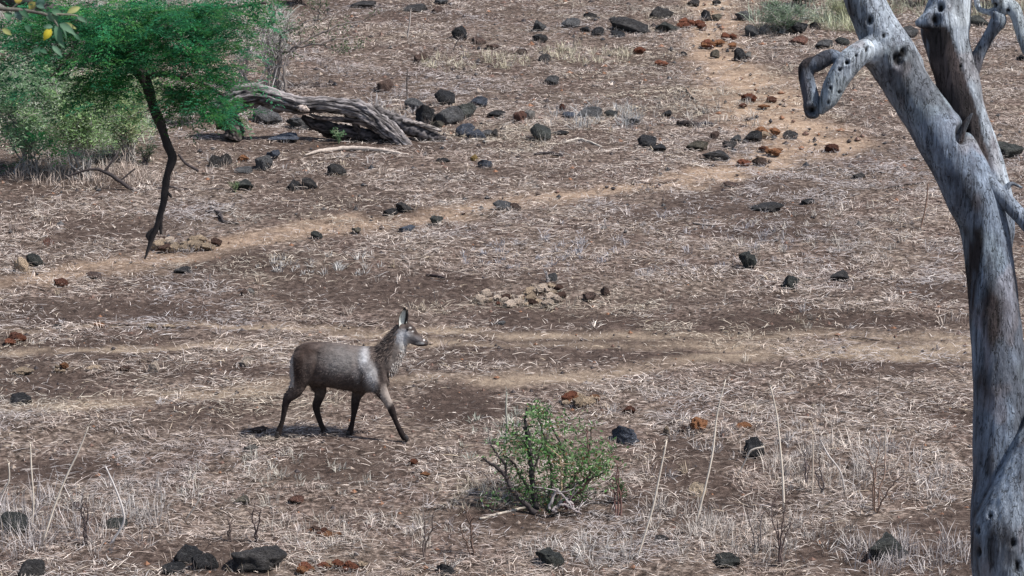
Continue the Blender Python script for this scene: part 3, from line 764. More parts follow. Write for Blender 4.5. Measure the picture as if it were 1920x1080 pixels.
    ball('eye', q(1032, 214, -.098), (.017, .012, .014), (.012, .01, .01)); ball('eye', q(1032, 214, .05), (.017, .012, .014), (.012, .01, .01))
    ball('nose', q(1154, 296, -.043), (.019, .030, .026), (.022, .02, .022))
    # hooves: two pointed toes each
    for (uu, vv, LL, du) in ((150, 918, -.115, -6), (474, 914, .10, 14), (624, 914, .1, -4), (1012, 946, -.105, 12)):
        m = MB(); ground = gh(foot[0] + q(uu, vv, LL)[0], foot[1] + LL) - foot[2]
        for s in (-.016, .016):
            a = q(uu - du * .6, vv - 26, LL); b = q(uu + du * 1.0, vv, LL); a[1] += s; b[1] += s; b[2] = min(b[2], float(ground) + .018)
            V, F = tube(resample([[*a, .03], [*(a * .5 + b * .5), .033], [*b, .022]], 7)[:, :3], [.028, .03, .032, .033, .031, .027, .018], 10, True, [.017] * 7, side=(0, 1, 0)); m.add(V, F, (.03, .026, .026))
        m.build('hoof', M_HORN, root)
    m = MB(); t = resample([[*q(280, 405), .02], [*q(266, 450), .018], [*q(258, 520), .015], [*q(254, 580), .016], [*q(257, 625), .006]], 20)
    V, F = tube(t[:, :3], t[:, 3], 8); m.add(V, F, (.10, .075, .065)); m.build('tail', M_FUR, root)
    # shaggy neck hair
    m = MB(); r = np.random.default_rng(4); n = 2600
    tri = np.empty(len(me.polygons) * 3, np.float32); me.polygons.foreach_get('center', tri); pc = tri.reshape(-1, 3).astype(float)
    pn = np.empty(len(me.polygons) * 3, np.float32); me.polygons.foreach_get('normal', pn); pn = pn.reshape(-1, 3).astype(float)
    pu = U0 + pc[:, 0] * K; pv = V0 - pc[:, 2] * CF * K
    ls = np.empty(len(me.polygons), np.int32); me.polygons.foreach_get('loop_start', ls); lv = np.empty(len(me.loops), np.int32); me.loops.foreach_get('vertex_index', lv); fc = np.clip(c, .012, 1)[lv[ls]]
    def hairs(sel, n, ln, wd, dirn, cols, name):
        idx = r.choice(np.nonzero(sel)[0], n); b = pc[idx]; d = pn[idx] * (.35 if cols is not None else .12) + np.asarray(dirn) + r.normal(0, .16, (n, 3)); d /= np.linalg.norm(d, axis=1)[:, None]
        l = (ln * (.5 + r.random(n)))[:, None]; sd = np.cross(d, pn[idx]); sd /= np.linalg.norm(sd, axis=1)[:, None] + 1e-9; sd *= wd
        mid = b + d * l * .5 + pn[idx] * .006; tip = b + d * l + np.array([0, 0, -.25]) * l * .4
        V = np.stack([b - sd, b + sd, mid - sd * .8, mid + sd * .8, tip], 1).reshape(-1, 3); k = np.arange(n)[:, None] * 5
        cl = (fc[idx] if cols is None else np.array(cols)[r.integers(0, len(cols), n)]) * (.75 + .5 * r.random((n, 1)))
        hm = MB(); hm.add(V, [k + np.array([[0, 1, 3, 2]]), k + np.array([[2, 3, 4]])], np.repeat(cl, 5, 0))
        tag(hm.build(name, M_HAIR, root), kind='stuff')
    front = (pu > 900) & (pu < 1040) & (pv > 300) & (pv < 520) & (pu - 900 > (pv - 480) * -.55)
    hairs(front, 600, .03, .003, (.0, 0, -1), [(.46, .42, .39), (.32, .27, .245), (.18, .14, .125), (.54, .51, .49)], 'throat_hair')
    back = (pu > 790) & (pu < 985) & (pv > 150) & (pv < 400) & (pu < 985 - (pv - 150) * .25)
    hairs(back, 900, .055, .004, (-.55, 0, -.5), [(.085, .064, .056), (.11, .084, .075), (.055, .042, .038), (.14, .112, .10)], 'mane')
    coat = (pv < 640) & (pu < 860)
    hairs(coat, 5200, .022, .003, (-.8, 0, -.45), None, 'coat_hair')
build_antelope()
# ------------------------------------------------------------------ dead tree
def sample_chain(rows, n):
    a = resample(rows, n); return a[:, :3], np.maximum(a[:, 3], .002)
def px_chain(rows, depth):
    """rows of (px, py, width px[, extra depth]) -> (x, y, z, radius)"""
    return [[*P(r[0], r[1], depth + (r[3] if len(r) > 3 else 0)), r[2] * .5 / FPX * depth] for r in rows]
DT = 20.0
def build_dead_tree():
    bx = P(1885, 1080, DT); gz = float(gh(bx[0], bx[1])); S = DT / FPX
    base = np.array([bx[0], bx[1], gz])
    root = empty('dead_tree', base, 'bare grey dead tree with forked smooth trunk and broken pale branch', 'tree')
    down = [[base[0] + .25, base[1] + .05, gz - .25, .42], [base[0] + .18, base[1] + .03, gz + .25, .36], [base[0] + .10, base[1], gz + 1.2, .31], [base[0] + .05, base[1], gz + (bx[2] - gz) * .75, .29]]
    trunk = down + px_chain([(1878, 1000, 118), (1878, 900, 112), (1876, 800, 106), (1874, 700, 99), (1866, 600, 95), (1857, 510, 91), (1846, 430, 90), (1828, 375, 100), (1798, 312, 98),
                             (1760, 250, 92), (1724, 195, 88), (1692, 145, 86), (1672, 108, 96), (1650, 62, 82), (1630, 20, 76), (1606, -50, 74), (1560, -190, 70), (1500, -360, 60)], DT)
    limb = px_chain([(1862, 470, 70, .06), (1866, 400, 72, .1), (1850, 320, 74, .14), (1826, 250, 76, .16), (1806, 200, 80, .16), (1793, 140, 84, .16), (1778, 85, 84, .16), (1774, 45, 92, .16), (1782, 0, 80, .16), (1788, -60, 76, .16), (1800, -200, 70, .2), (1830, -380, 55, .3)], DT)
    burl = [[d[0] + .03, d[1] - .12, d[2], d[3]] for d in down[:3]] + px_chain([(1895, 1110, 132, -.16), (1888, 1040, 136, -.20), (1893, 990, 134, -.24), (1914, 925, 112, -.26), (1944, 850, 100, -.24), (1985, 770, 92, -.2), (2040, 660, 84, -.2), (2100, 520, 76, -.2), (2130, 330, 60, -.2)], DT)
    holes = [(1683, 111, 11, 15), (1694, 98, 8, 12), (1754, 36, 10, 15), (1803, 252, 13, 22), (1857, 181, 6, 6), (1856, 966, 5, 6), (1833, 995, 5, 9), (1836, 1035, 5, 10), (1899, 1018, 6, 10), (1801, 126, 4, 7), (1763, 14, 8, 10), (1630, 38, 6, 10), (1657, 67, 5, 5), (1908, 1062, 5, 14)]
    def wood(name, chains, vox, seg, amp, dark_f, parent=root, hl=holes, label=None, soft=2):
        mb = MB()
        for ch, n in chains:
            p, r = sample_chain(ch, n); V, F = tube(p, r, seg); mb.add(V, F)
            for k in (0, -1): mb.add(ICO2[0] * r[k] * .97 + p[k], [ICO2[1]])
        V, F, _ = mb.arrays(); me = remesh(name, V, F, vox, soft)
        V = verts_of(me); nr = normals_of(me); px, py = to_px(V)
        d = (fbm3(V * np.array([3.2, 3.2, 1.6]), 5, 3) - .5) * amp + (fbm3(V * np.array([24, 24, 3.5]), 9, 2) - .5) * amp * .30
        hole = np.zeros(len(V)); rim = np.zeros(len(V)); front = (nr @ FWD) < .2
        for (hx, hy, rx, ry) in hl:
            e = np.hypot((px - hx) / rx, (py - hy) / ry); h = (1 - sstep(.55, 1.05, e)) * front; hole = np.maximum(hole, h)
            rim = np.maximum(rim, np.exp(-((e - 1.5) / .5) ** 2) * front); d = d - h * rx * 1.1 * S + np.exp(-((e - 1.5) / .5) ** 2) * rx * .16 * S * front
        V = V + nr * d[:, None]; set_verts(me, V)
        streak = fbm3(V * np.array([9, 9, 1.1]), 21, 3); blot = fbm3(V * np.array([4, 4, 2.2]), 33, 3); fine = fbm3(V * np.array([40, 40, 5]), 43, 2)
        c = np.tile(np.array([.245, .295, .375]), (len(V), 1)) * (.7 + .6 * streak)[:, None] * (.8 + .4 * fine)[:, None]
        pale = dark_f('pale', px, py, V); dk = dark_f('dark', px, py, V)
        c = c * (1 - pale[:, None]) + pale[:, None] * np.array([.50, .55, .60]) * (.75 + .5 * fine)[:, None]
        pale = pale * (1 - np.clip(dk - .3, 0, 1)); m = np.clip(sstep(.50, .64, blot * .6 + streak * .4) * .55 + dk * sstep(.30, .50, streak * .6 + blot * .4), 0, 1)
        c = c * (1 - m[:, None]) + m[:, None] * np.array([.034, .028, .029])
        gr = sstep(.56, .7, fbm3(V * 3.1, 61, 2)) * .35 * (1 - m); c = c * (1 - gr[:, None]) + gr[:, None] * np.array([.22, .26, .25])
        br = sstep(.60, .72, fbm3(V * np.array([5, 5, 3]), 67, 2)) * .4 * (1 - m * .6); c = c * (1 - br[:, None]) + br[:, None] * np.array([.24, .18, .17])
        c = c * (1 - hole[:, None]) + hole[:, None] * np.array([.012, .011, .012])
        set_tint(me, np.clip(c, .008, .7)); V = V - base; set_verts(me, V)
        o = link(name, me, M_DEAD, parent)
        if label: o['label'] = label
        return o
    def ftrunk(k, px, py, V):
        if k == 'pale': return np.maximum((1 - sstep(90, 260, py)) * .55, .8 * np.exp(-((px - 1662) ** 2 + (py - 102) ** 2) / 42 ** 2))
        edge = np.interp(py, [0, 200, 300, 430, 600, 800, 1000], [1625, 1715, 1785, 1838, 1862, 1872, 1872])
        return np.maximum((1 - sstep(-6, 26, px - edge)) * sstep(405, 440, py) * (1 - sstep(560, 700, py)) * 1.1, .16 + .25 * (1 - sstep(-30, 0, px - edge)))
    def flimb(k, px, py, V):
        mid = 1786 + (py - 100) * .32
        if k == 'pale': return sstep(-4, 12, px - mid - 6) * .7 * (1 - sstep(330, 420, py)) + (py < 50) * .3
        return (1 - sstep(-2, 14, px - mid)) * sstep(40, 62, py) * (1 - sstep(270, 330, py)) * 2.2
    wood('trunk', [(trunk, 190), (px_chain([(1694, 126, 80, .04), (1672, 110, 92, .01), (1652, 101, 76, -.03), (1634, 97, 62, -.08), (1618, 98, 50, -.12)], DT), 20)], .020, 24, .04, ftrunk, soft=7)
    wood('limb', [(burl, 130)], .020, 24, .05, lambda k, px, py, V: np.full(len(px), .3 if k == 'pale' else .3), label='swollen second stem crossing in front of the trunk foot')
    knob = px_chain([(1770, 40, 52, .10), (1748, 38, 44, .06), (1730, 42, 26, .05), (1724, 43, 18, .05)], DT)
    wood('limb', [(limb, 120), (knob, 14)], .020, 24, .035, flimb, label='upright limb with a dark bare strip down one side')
    none = lambda k, px, py, V: np.full(len(px), .8 if k == 'pale' else .05)
    dark = lambda k, px, py, V: np.full(len(px), .0 if k == 'pale' else .75)
    grey = lambda k, px, py, V: np.full(len(px), .15 if k == 'pale' else .3)
    bh = [(1588, 117, 5, 5), (1574, 130, 4, 4), (1605, 104, 3, 4), (1625, 92, 3, 8), (1557, 165, 3, 4), (1574, 173, 3, 4), (1553, 192, 3, 5)]
    wood('branch', [(px_chain([(1660, 108, 40, .06), (1645, 101, 46, -.02), (1630, 97, 50, -.09), (1615, 99, 46, -.16), (1594, 115, 48, -.18), (1576, 141, 44, -.18), (1562, 168, 40, -.17), (1551, 192, 32, -.16), (1541, 210, 12, -.15)], DT), 44)], .010, 18, .034, none, hl=bh, label='pale broken branch hanging down at a sharp bend')
    wood('branch', [(px_chain([(1576, 110, 22, -.10), (1556, 106, 30, -.09), (1532, 119, 33, -.08), (1512, 128, 31, -.07), (1515, 160, 30, -.08), (1522, 188, 32, -.09), (1523, 208, 30, -.1)], DT), 40)], .009, 16, .028, dark, hl=[(1522, 208, 12, 9)], label='dark brown crooked branch folded against the pale one')
    wood('branch', [(px_chain([(1812, 170, 36, .14), (1824, 128, 30, .12), (1838, 96, 26, .10), (1858, 62, 26, .06), (1872, 38, 34, .02), (1866, 26, 20, 0)], DT), 34)], .010, 16, .026, grey, hl=[], label='slim side branch with a knobbly broken end')
    wood('branch', [(px_chain([(1829, -30, 14, .1), (1833, 12, 12, .08), (1850, 22, 13, .05), (1872, 22, 24, .02), (1894, 12, 28, 0), (1906, 30, 26, -.02), (1914, 62, 22, -.03), (1925, 96, 20, -.03)], DT), 40),
                    (px_chain([(1880, 14, 26, 0), (1872, -10, 30, 0), (1900, -30, 30, 0), (1940, -40, 30, .1)], DT), 16)], .011, 14, .024, none, hl=[(1865, 10, 5, 5), (1890, 20, 4, 4)], label='gnarled pale branch curling at the top')
    wood('branch', [(px_chain([(1812, 262, 24, -.03), (1820, 288, 24, -.07), (1838, 322, 26, -.10), (1862, 352, 30, -.12), (1886, 376, 30, -.14), (1912, 404, 28, -.16), (1950, 450, 26, -.2), (1990, 520, 20, -.2)], DT), 40),
                    (px_chain([(1878, 366, 16, -.14), (1889, 350, 12, -.15), (1898, 344, 9, -.16), (1916, 352, 6, -.17)], DT), 16)], .009, 14, .022, grey, hl=[], label='thin branch crossing low in front of the fork')
    wood('branch_stub', [(px_chain([(1792, 272, 22, -.11), (1801, 252, 17, -.15), (1810, 233, 12, -.18), (1823, 213, 4, -.20)], DT), 18)], .008, 12, .01, dark, hl=[])
build_dead_tree()

# ------------------------------------------------------------------ fallen log
def build_log():
    g = at(620, 268); D = depth_of(g); S = D / FPX
    root = empty('fallen_log', g, 'huge weathered fallen log arching over rocks with deep grain', 'log')
    def grainy(name, rows, nl, seg, flat, amp, tone, seed, label=None, hollow=0.):
        a = resample(px_chain([(q_[0], q_[1], q_[2] * (.8 if seed == 3 else 1), *q_[3:]) for q_ in rows], D), nl); V, F = tube(a[:, :3], a[:, 3], seg, True, a[:, 3] * flat)
        n = nl * seg; i = np.repeat(np.arange(nl), seg); j = np.tile(np.arange(seg), nl); th = j / seg * 2 * np.pi; r = a[i, 3]
        co = np.stack([np.cos(th + i / nl * 1.2) * 3.2, np.sin(th + i / nl * 1.2) * 3.2, i / nl * 9.0], 1); co2 = np.stack([np.cos(th) * 9, np.sin(th) * 9, i / nl * 26.0], 1)
        gr = np.abs(fbm3(co, seed, 3) - .5) * 2; g2 = np.abs(fbm3(co2, seed + 3, 2) - .5) * 2
        ctr = a[i, :3]; out = V[:n] - ctr
        dn = sstep(.2, .9, -(out @ UPV) / (np.linalg.norm(out, axis=1) + 1e-9)) * hollow
        V[:n] = ctr + out * (1 - amp * .6 + amp * (gr * 1.0 + g2 * .85) + .16 * (vn3(np.stack([np.cos(th) * 1.6, np.sin(th) * 1.6, i / nl * 11], 1), seed + 7) - .5) - dn)[:, None]
        m = MB(); cr = sstep(.02, .30, gr) * sstep(0, .25, g2 + .1)
        t = np.asarray(tone)[None] * (.13 + 1.1 * cr)[:, None] * (.7 + .6 * fbm3(V[:n] * 3, seed + 9, 2))[:, None]
        t = np.concatenate([t, np.tile(np.asarray(tone) * .4, (2, 1))]); m.add(V, F, t)
        o = m.build(name, M_LOG, root, g)
        if label: o['label'] = label
        return o
    grainy('trunk', [(404, 212, 52, .25), (425, 200, 60, .2), (452, 184, 58, .1), (482, 178, 50, 0), (520, 187, 48, 0), (560, 196, 42, 0), (600, 196, 38, 0), (640, 199, 40, 0), (672, 207, 48, -.02), (700, 222, 46, -.05), (725, 241, 42, -.08), (748, 260, 34, -.12), (766, 275, 22, -.15), (778, 285, 8, -.17)], 220, 72, .9, .46, (.25, .235, .235), 3)
    grainy('root', [(408, 226, 34, .22), (430, 228, 38, .2), (440, 243, 36, .2), (436, 262, 40, .2)], 36, 28, 1.0, .3, (.10, .085, .08), 13, 'dark stubby root propping up the log')
    grainy('splinter', [(700, 200, 16, .2), (722, 216, 22, .2), (752, 232, 30, .18), (785, 246, 34, .15), (815, 258, 26, .12), (836, 262, 10, .1)], 60, 24, .8, .5, (.15, .14, .14), 23, 'torn grey slab of wood behind the log end')
    grainy('splinter', [(755, 226, 6, .05), (780, 231, 9, .03), (805, 238, 9, .0), (828, 246, 5, 0)], 30, 12, .8, .4, (.46, .42, .39), 33, 'pale splinter lying across the torn slab')
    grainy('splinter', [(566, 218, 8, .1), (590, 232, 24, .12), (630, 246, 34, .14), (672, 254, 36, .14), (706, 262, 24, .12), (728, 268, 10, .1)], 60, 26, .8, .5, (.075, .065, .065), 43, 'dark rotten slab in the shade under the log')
    grainy('splinter', [(580, 214, 5, .0), (604, 222, 9, -.02), (640, 224, 11, -.02), (684, 232, 12, -.02), (712, 248, 9, -.04), (726, 262, 5, -.05)], 40, 14, .8, .4, (.20, .17, .16), 53, 'long strip peeled from the underside of the log')
    grainy('splinter', [(648, 214, 8, .0), (664, 230, 12, .02), (672, 250, 12, .04), (668, 266, 8, .05)], 24, 14, .8, .4, (.09, .075, .07), 63, 'short dark prop beneath the middle of the log')
    grainy('knot', [(556, 202, 6, -.17), (565, 203, 14, -.2), (573, 205, 12, -.21), (580, 207, 5, -.19)], 16, 12, .7, .4, (.42, .36, .32), 73)
build_log()

# ------------------------------------------------------------------ sticks, stalks, saplings
def stick(rows, tone, label, name='stick', cat='stick', group='fallen sticks', forks=(), depth=None, lift=.3):
    g = at(rows[0][0], rows[0][1]) if depth is None else P(rows[0][0], rows[0][1], depth)
    mb = MB()
    def add(rr):
        pts = []
        for r in rr:
            p = at(r[0], r[1]) if depth is None else P(r[0], r[1], depth + (r[3] if len(r) > 3 else 0)); rad = r[2] * .5 / FPX * depth_of(p)
            pts.append([p[0], p[1], p[2] + (rad * lift if depth is None else 0), rad])
        n = 6 * len(rr); a = resample(pts, n); a[:, :3] += (RNG.random((n, 3)) - .5) * a[:, 3:4] * .5
        V, F = tube(a[:, :3], np.maximum(a[:, 3], .002) * (.85 + .3 * RNG.random(n)), 7); mb.add(V, F, np.asarray(tone) * (.8 + .4 * RNG.random((len(V), 1))))
    add(rows)
    for f in forks: add(f)
    return tag(mb.build(name, M_TWIG, None, g, True, g), label, cat, group)
stick([(572, 293, 3), (600, 287, 7), (640, 283, 9), (690, 283, 9), (730, 288, 7), (765, 291, 3)], (.46, .39, .34), 'long pale curved branch lying just below the log', lift=.9)
stick([(1272, 235, 9), (1290, 237, 11), (1310, 238, 9)], (.045, .036, .034), 'short charred log above the brown domed stone', lift=.9)
stick([(1308, 240, 8), (1322, 236, 9), (1336, 237, 7)], (.05, .045, .05), 'charred stick with an upright splinter beside the charred log', lift=.9)
stick([(1186, 343, 4), (1215, 346, 5), (1245, 343, 5), (1273, 338, 3)], (.15, .11, .09), 'thin dark stick lying on the path below the bend', lift=1)
stick([(1660, 353, 4), (1690, 349, 6), (1712, 346, 6), (1733, 343, 3)], (.14, .11, .10), 'dark stick lying in straw near the dead limb', lift=1)
stick([(194, 612, 4), (220, 609, 5), (240, 611, 4), (262, 609, 3)], (.20, .15, .13), 'thin stick lying along the upper track', lift=1)
stick([(800, 517, 4), (818, 520, 6), (836, 525, 4)], (.09, .065, .06), 'short dark stick in the middle of the slope', lift=1)
stick([(1285, 166, 3), (1298, 184, 4), (1315, 195, 3)], (.24, .18, .14), 'small curved stick west of the sandy path', lift=1)
stick([(1300, 420, 3), (1330, 424, 4), (1362, 420, 2)], (.40, .34, .30), 'pale straight stick below the path bend', lift=1)
stick([(1060, 268, 4), (1090, 264, 5), (1128, 277, 3)], (.52, .46, .40), 'pale bent stick below the large greenish boulder', lift=1)
stick([(1003, 292, 4), (1030, 290, 6), (1056, 295, 4)], (.06, .05, .05), 'dark stick below the large greenish boulder', lift=1)
stick([(385, 398, 4), (410, 402, 6), (420, 418, 5), (448, 421, 3)], (.06, .05, .05), 'dark forked dead twig below the mossy stone', forks=[[(405, 400, 3), (396, 388, 3), (420, 384, 2)], [(440, 385, 4), (428, 396, 3), (412, 402, 3)]], lift=1.2)
stick([(1596, 632, 3), (1625, 637, 3), (1650, 640, 2)], (.22, .17, .14), 'thin stick on the track near the dead tree', lift=1)
stick([(900, 976, 5), (1000, 951, 5), (1008, 945, 3)], (.46, .40, .34), 'pale straight stick below the green shrub', lift=1)
# dark fallen branch tangled below the grey bush
stick([(128, 330, 4, 0), (168, 318, 5, 0), (196, 322, 7, 0), (226, 340, 8, -.1), (250, 356, 7, -.1), (290, 356, 6, -.1), (318, 350, 4, -.1), (345, 356, 3, -.1), (420, 354, 3, -.1)], (.055, .045, .045), 'dark crooked fallen branch tangled below the grey bush', depth=depth_of(at(235, 352)) - .1,
      forks=[[(196, 322, 5, 0), (215, 296, 4, 0), (222, 284, 3, .1)], [(226, 338, 4, 0), (254, 316, 3, 0)], [(335, 290, 5, -.1), (348, 306, 5, -.1), (372, 320, 6, -.1)]])

def stalk(rows, tone, label, cat='grass stalk', group='tall dry grass stalks', name='grass_stalk'):
    base = at(rows[-1][0], rows[-1][1]); D = depth_of(base); k = len(rows)
    pts = []
    for i, (x, y, wd) in enumerate(rows):
        p = P(x, y, D - .25 * (k - 1 - i) / k); pts.append([*p, wd * .36 / FPX * D])
    a = resample(pts, 14); mb = MB(); V, F = tube(a[:, :3], np.maximum(a[:, 3], .0022), 6); mb.add(V, F, np.asarray(tone) * (.85 + .3 * RNG.random((len(V), 1))))
    # seed head wisps
    for _ in range(7):
        t = random.uniform(0, .16); p = a[int(t * 13), :3]; q2 = p + np.array([random.uniform(-.05, .05), random.uniform(-.05, .05), random.uniform(-.02, .07)])
        V, F = tube(np.stack([p, (p + q2) / 2 + [0, 0, .01], q2]), [.003, .003, .001], 4); mb.add(V, F, np.asarray(tone) * .9)
    return tag(mb.build(name, M_STRAW, None, base, True, base), label, cat, group)
SC = (.68, .60, .51)
stalk([(1361, 710, 3), (1345, 775, 4), (1336, 850, 5), (1322, 915, 5), (1303, 990, 5)], SC, 'tall pale stalk passing just beside the tan rounded stone')
stalk([(1444, 722, 3), (1456, 775, 4), (1464, 850, 5), (1468, 905, 6), (1470, 955, 6)], SC, 'tall pale stalk between the black faceted boulder and the dead tree')
stalk([(1250, 826, 4), (1236, 895, 5), (1222, 960, 5), (1194, 1050, 5)], SC, 'long leaning stalk between the green shrub and tan stone')
stalk([(1523, 808, 3), (1524, 860, 4), (1523, 930, 4)], (.55, .46, .38), 'straight upright stalk standing in the pale straw clump')
stalk([(1537, 822, 3), (1552, 852, 5), (1576, 885, 4), (1584, 925, 3)], (.5, .46, .44), 'bent stalk leaning over the pale straw clump')
stalk([(1660, 805, 3), (1659, 850, 3), (1658, 905, 4)], (.5, .43, .37), 'thin stalk halfway from straw clump to dead tree')
stalk([(1434, 838, 4), (1408, 845, 5), (1395, 870, 4), (1382, 894, 4)], SC, 'pale stalk leaning across the black faceted boulder')
stalk([(166, 800, 3), (148, 845, 4), (126, 890, 5), (104, 945, 5), (78, 1025, 5)], SC, 'longest pale stalk leaning over the west grass clump')
stalk([(198, 875, 4), (216, 915, 5), (231, 958, 6), (230, 985, 6), (206, 1022, 6)], (.58, .54, .52), 'bowed pale stalk next to the west grass clump')
stalk([(57, 832, 3), (59, 880, 4), (63, 940, 4), (60, 985, 4)], SC, 'upright pale stalk rising from the west grass clump')
stalk([(16, 868, 3), (17, 900, 4), (4, 925, 4), (-8, 945, 4)], SC, 'short hooked stalk at the west frame edge')
stalk([(950, 735, 4), (949, 770, 5), (951, 800, 6), (945, 838, 5)], (.44, .43, .37), 'pale forked stem standing behind the green shrub')
stalk([(380, 925, 3), (366, 950, 4), (352, 970, 4), (348, 978, 3)], SC, 'short curved stalk uphill of the black boulder hump')
stalk([(1650, 700, 3), (1648, 735, 3), (1648, 760, 3)], (.3, .24, .2), 'short thin stalk alone above the dead tree foot')
stalk([(1740, 345, 3), (1736, 385, 4), (1726, 430, 4)], (.26, .17, .13), 'reddish thin stalk uphill next to the dead tree')
stalk([(770, 20, 3), (768, 45, 4), (764, 72, 4)], (.5, .44, .4), 'pale thin stem standing at the top of the slope')
stalk([(764, 130, 3), (763, 160, 4), (764, 188, 4)], (.12, .10, .09), 'dark thin stem standing behind the log end')
stalk([(865, 68, 3), (856, 80, 3), (850, 96, 3)], (.2, .17, .15), 'dark short stem below the upright black stone')

def sapling(px, py, hpx, n, spread, tone, label, name='sapling', cat='sapling', group='bare saplings and twigs'):
    base = at(px, py); D = depth_of(base); S = FPX / D; root = empty(name, base, label, cat, group); r = random.Random(px * 3 + py)
    for i in range(n):
        h = hpx / S * r.uniform(.55, 1.05); dx, dy = r.uniform(-1, 1) * spread / S, r.uniform(-1, 1) * spread / S; mb = MB()
        x0, y0 = r.uniform(-.04, .04), r.uniform(-.04, .04)
        pts = [[x0, y0, -.04, .010], [x0 + dx * .2, y0 + dy * .3, h * .3, .009], [x0 + dx * .5 + r.uniform(-.03, .03), y0 + dy * .6, h * .65, .007], [x0 + dx, y0 + dy, h, .0035]]
        a = resample(pts, 14); a[1:, :2] += (np.array([[r.uniform(-.012, .012), r.uniform(-.012, .012)] for _ in range(13)])); V, F = tube(a[:, :3], a[:, 3] * 1.15, 6); mb.add(V, F, np.asarray(tone) * r.uniform(.8, 1.25))
        for _ in range(r.randint(2, 5)):
            p = a[r.randint(4, 12), :3]; an = r.uniform(0, 6.28); l = h * r.uniform(.12, .3); e = p + np.array([math.cos(an) * l * .8, math.sin(an) * l * .8, l * r.uniform(.2, .9)])
            V, F = tube(resample([[*p, .006], [*(p * .5 + e * .5 + [0, 0, .01]), .005], [*e, .0025]], 6)[:, :3], [.006, .0055, .005, .0045, .0035, .0025], 5); mb.add(V, F, np.asarray(tone) * r.uniform(.8, 1.2))
        mb.build('stem', M_TWIG, root)
    return root
sapling(886, 1040, 110, 4, 26, (.16, .11, .09), 'thin brown sapling below the green shrub, taller of two')
sapling(792, 1052, 90, 2, 20, (.13, .10, .09), 'single dark sapling between black stone and brown sapling')
sapling(1462, 1062, 150, 4, 34, (.11, .08, .075), 'dark branching sapling at the bottom edge below the tall stalks')
sapling(1420, 1030, 80, 3, 26, (.20, .17, .16), 'low grey sapling beside the dark branching sapling')
sapling(1640, 960, 130, 4, 50, (.28, .19, .15), 'reddish brown sapling uphill of the mossy dark boulder')
sapling(160, 1020, 118, 3, 12, (.09, .07, .07), 'dark upright twigs inside the west grass clump')
sapling(475, 1020, 100, 2, 12, (.11, .08, .075), 'two dark upright twigs behind the smooth dark boulder')
sapling(434, 1018, 62, 2, 10, (.12, .09, .08), 'short dark twigs between the two big bottom boulders')
sapling(1160, 968, 110, 3, 14, (.16, .09, .08), 'reddish upright twigs at the edge of the green shrub')
sapling(1508, 905, 60, 3, 18, (.15, .12, .12), 'grey brown twigs standing in the pale straw clump')
sapling(1545, 925, 70, 2, 16, (.12, .10, .10), 'dark leaning twigs beside the pale straw clump')
sapling(836, 1078, 30, 5, 40, (.40, .36, .33), 'pale tangle of twigs beside the bottom black stone')
sapling(1030, 530, 26, 3, 12, (.30, .28, .28), 'tiny grey twigs above the pale dung heap')
sapling(1075, 96, 36, 3, 14, (.20, .17, .15), 'small dark twigs between brown stone and boulder heap')
# grass growing round the feet of the stones
fx, fy, fh = [], [], []
for (a, b, hw, dp, hh) in FOOT:
    for _ in range(random.randint(2, 5)):
        th = random.uniform(math.pi * .95, math.pi * 2.05); fx.append(a + hw * 1.0 * math.cos(th)); fy.append(b + dp * .35 + dp * 1.0 * math.sin(th)); fh.append(min(.2, hh * random.uniform(.5, 1.3) + .03))
fx, fy, fh = np.array(fx), np.array(fy), np.array(fh); k = RNG.random(len(fx)) > path_mask(fx, fy); fx, fy, fh = fx[k], fy[k], fh[k]
tuft_field('grass_round_stones', fx, fy, fh, RNG.integers(6, 16, len(fx)), straw_tint(fx, fy, len(fx)), .12, (.004, .009), .8)

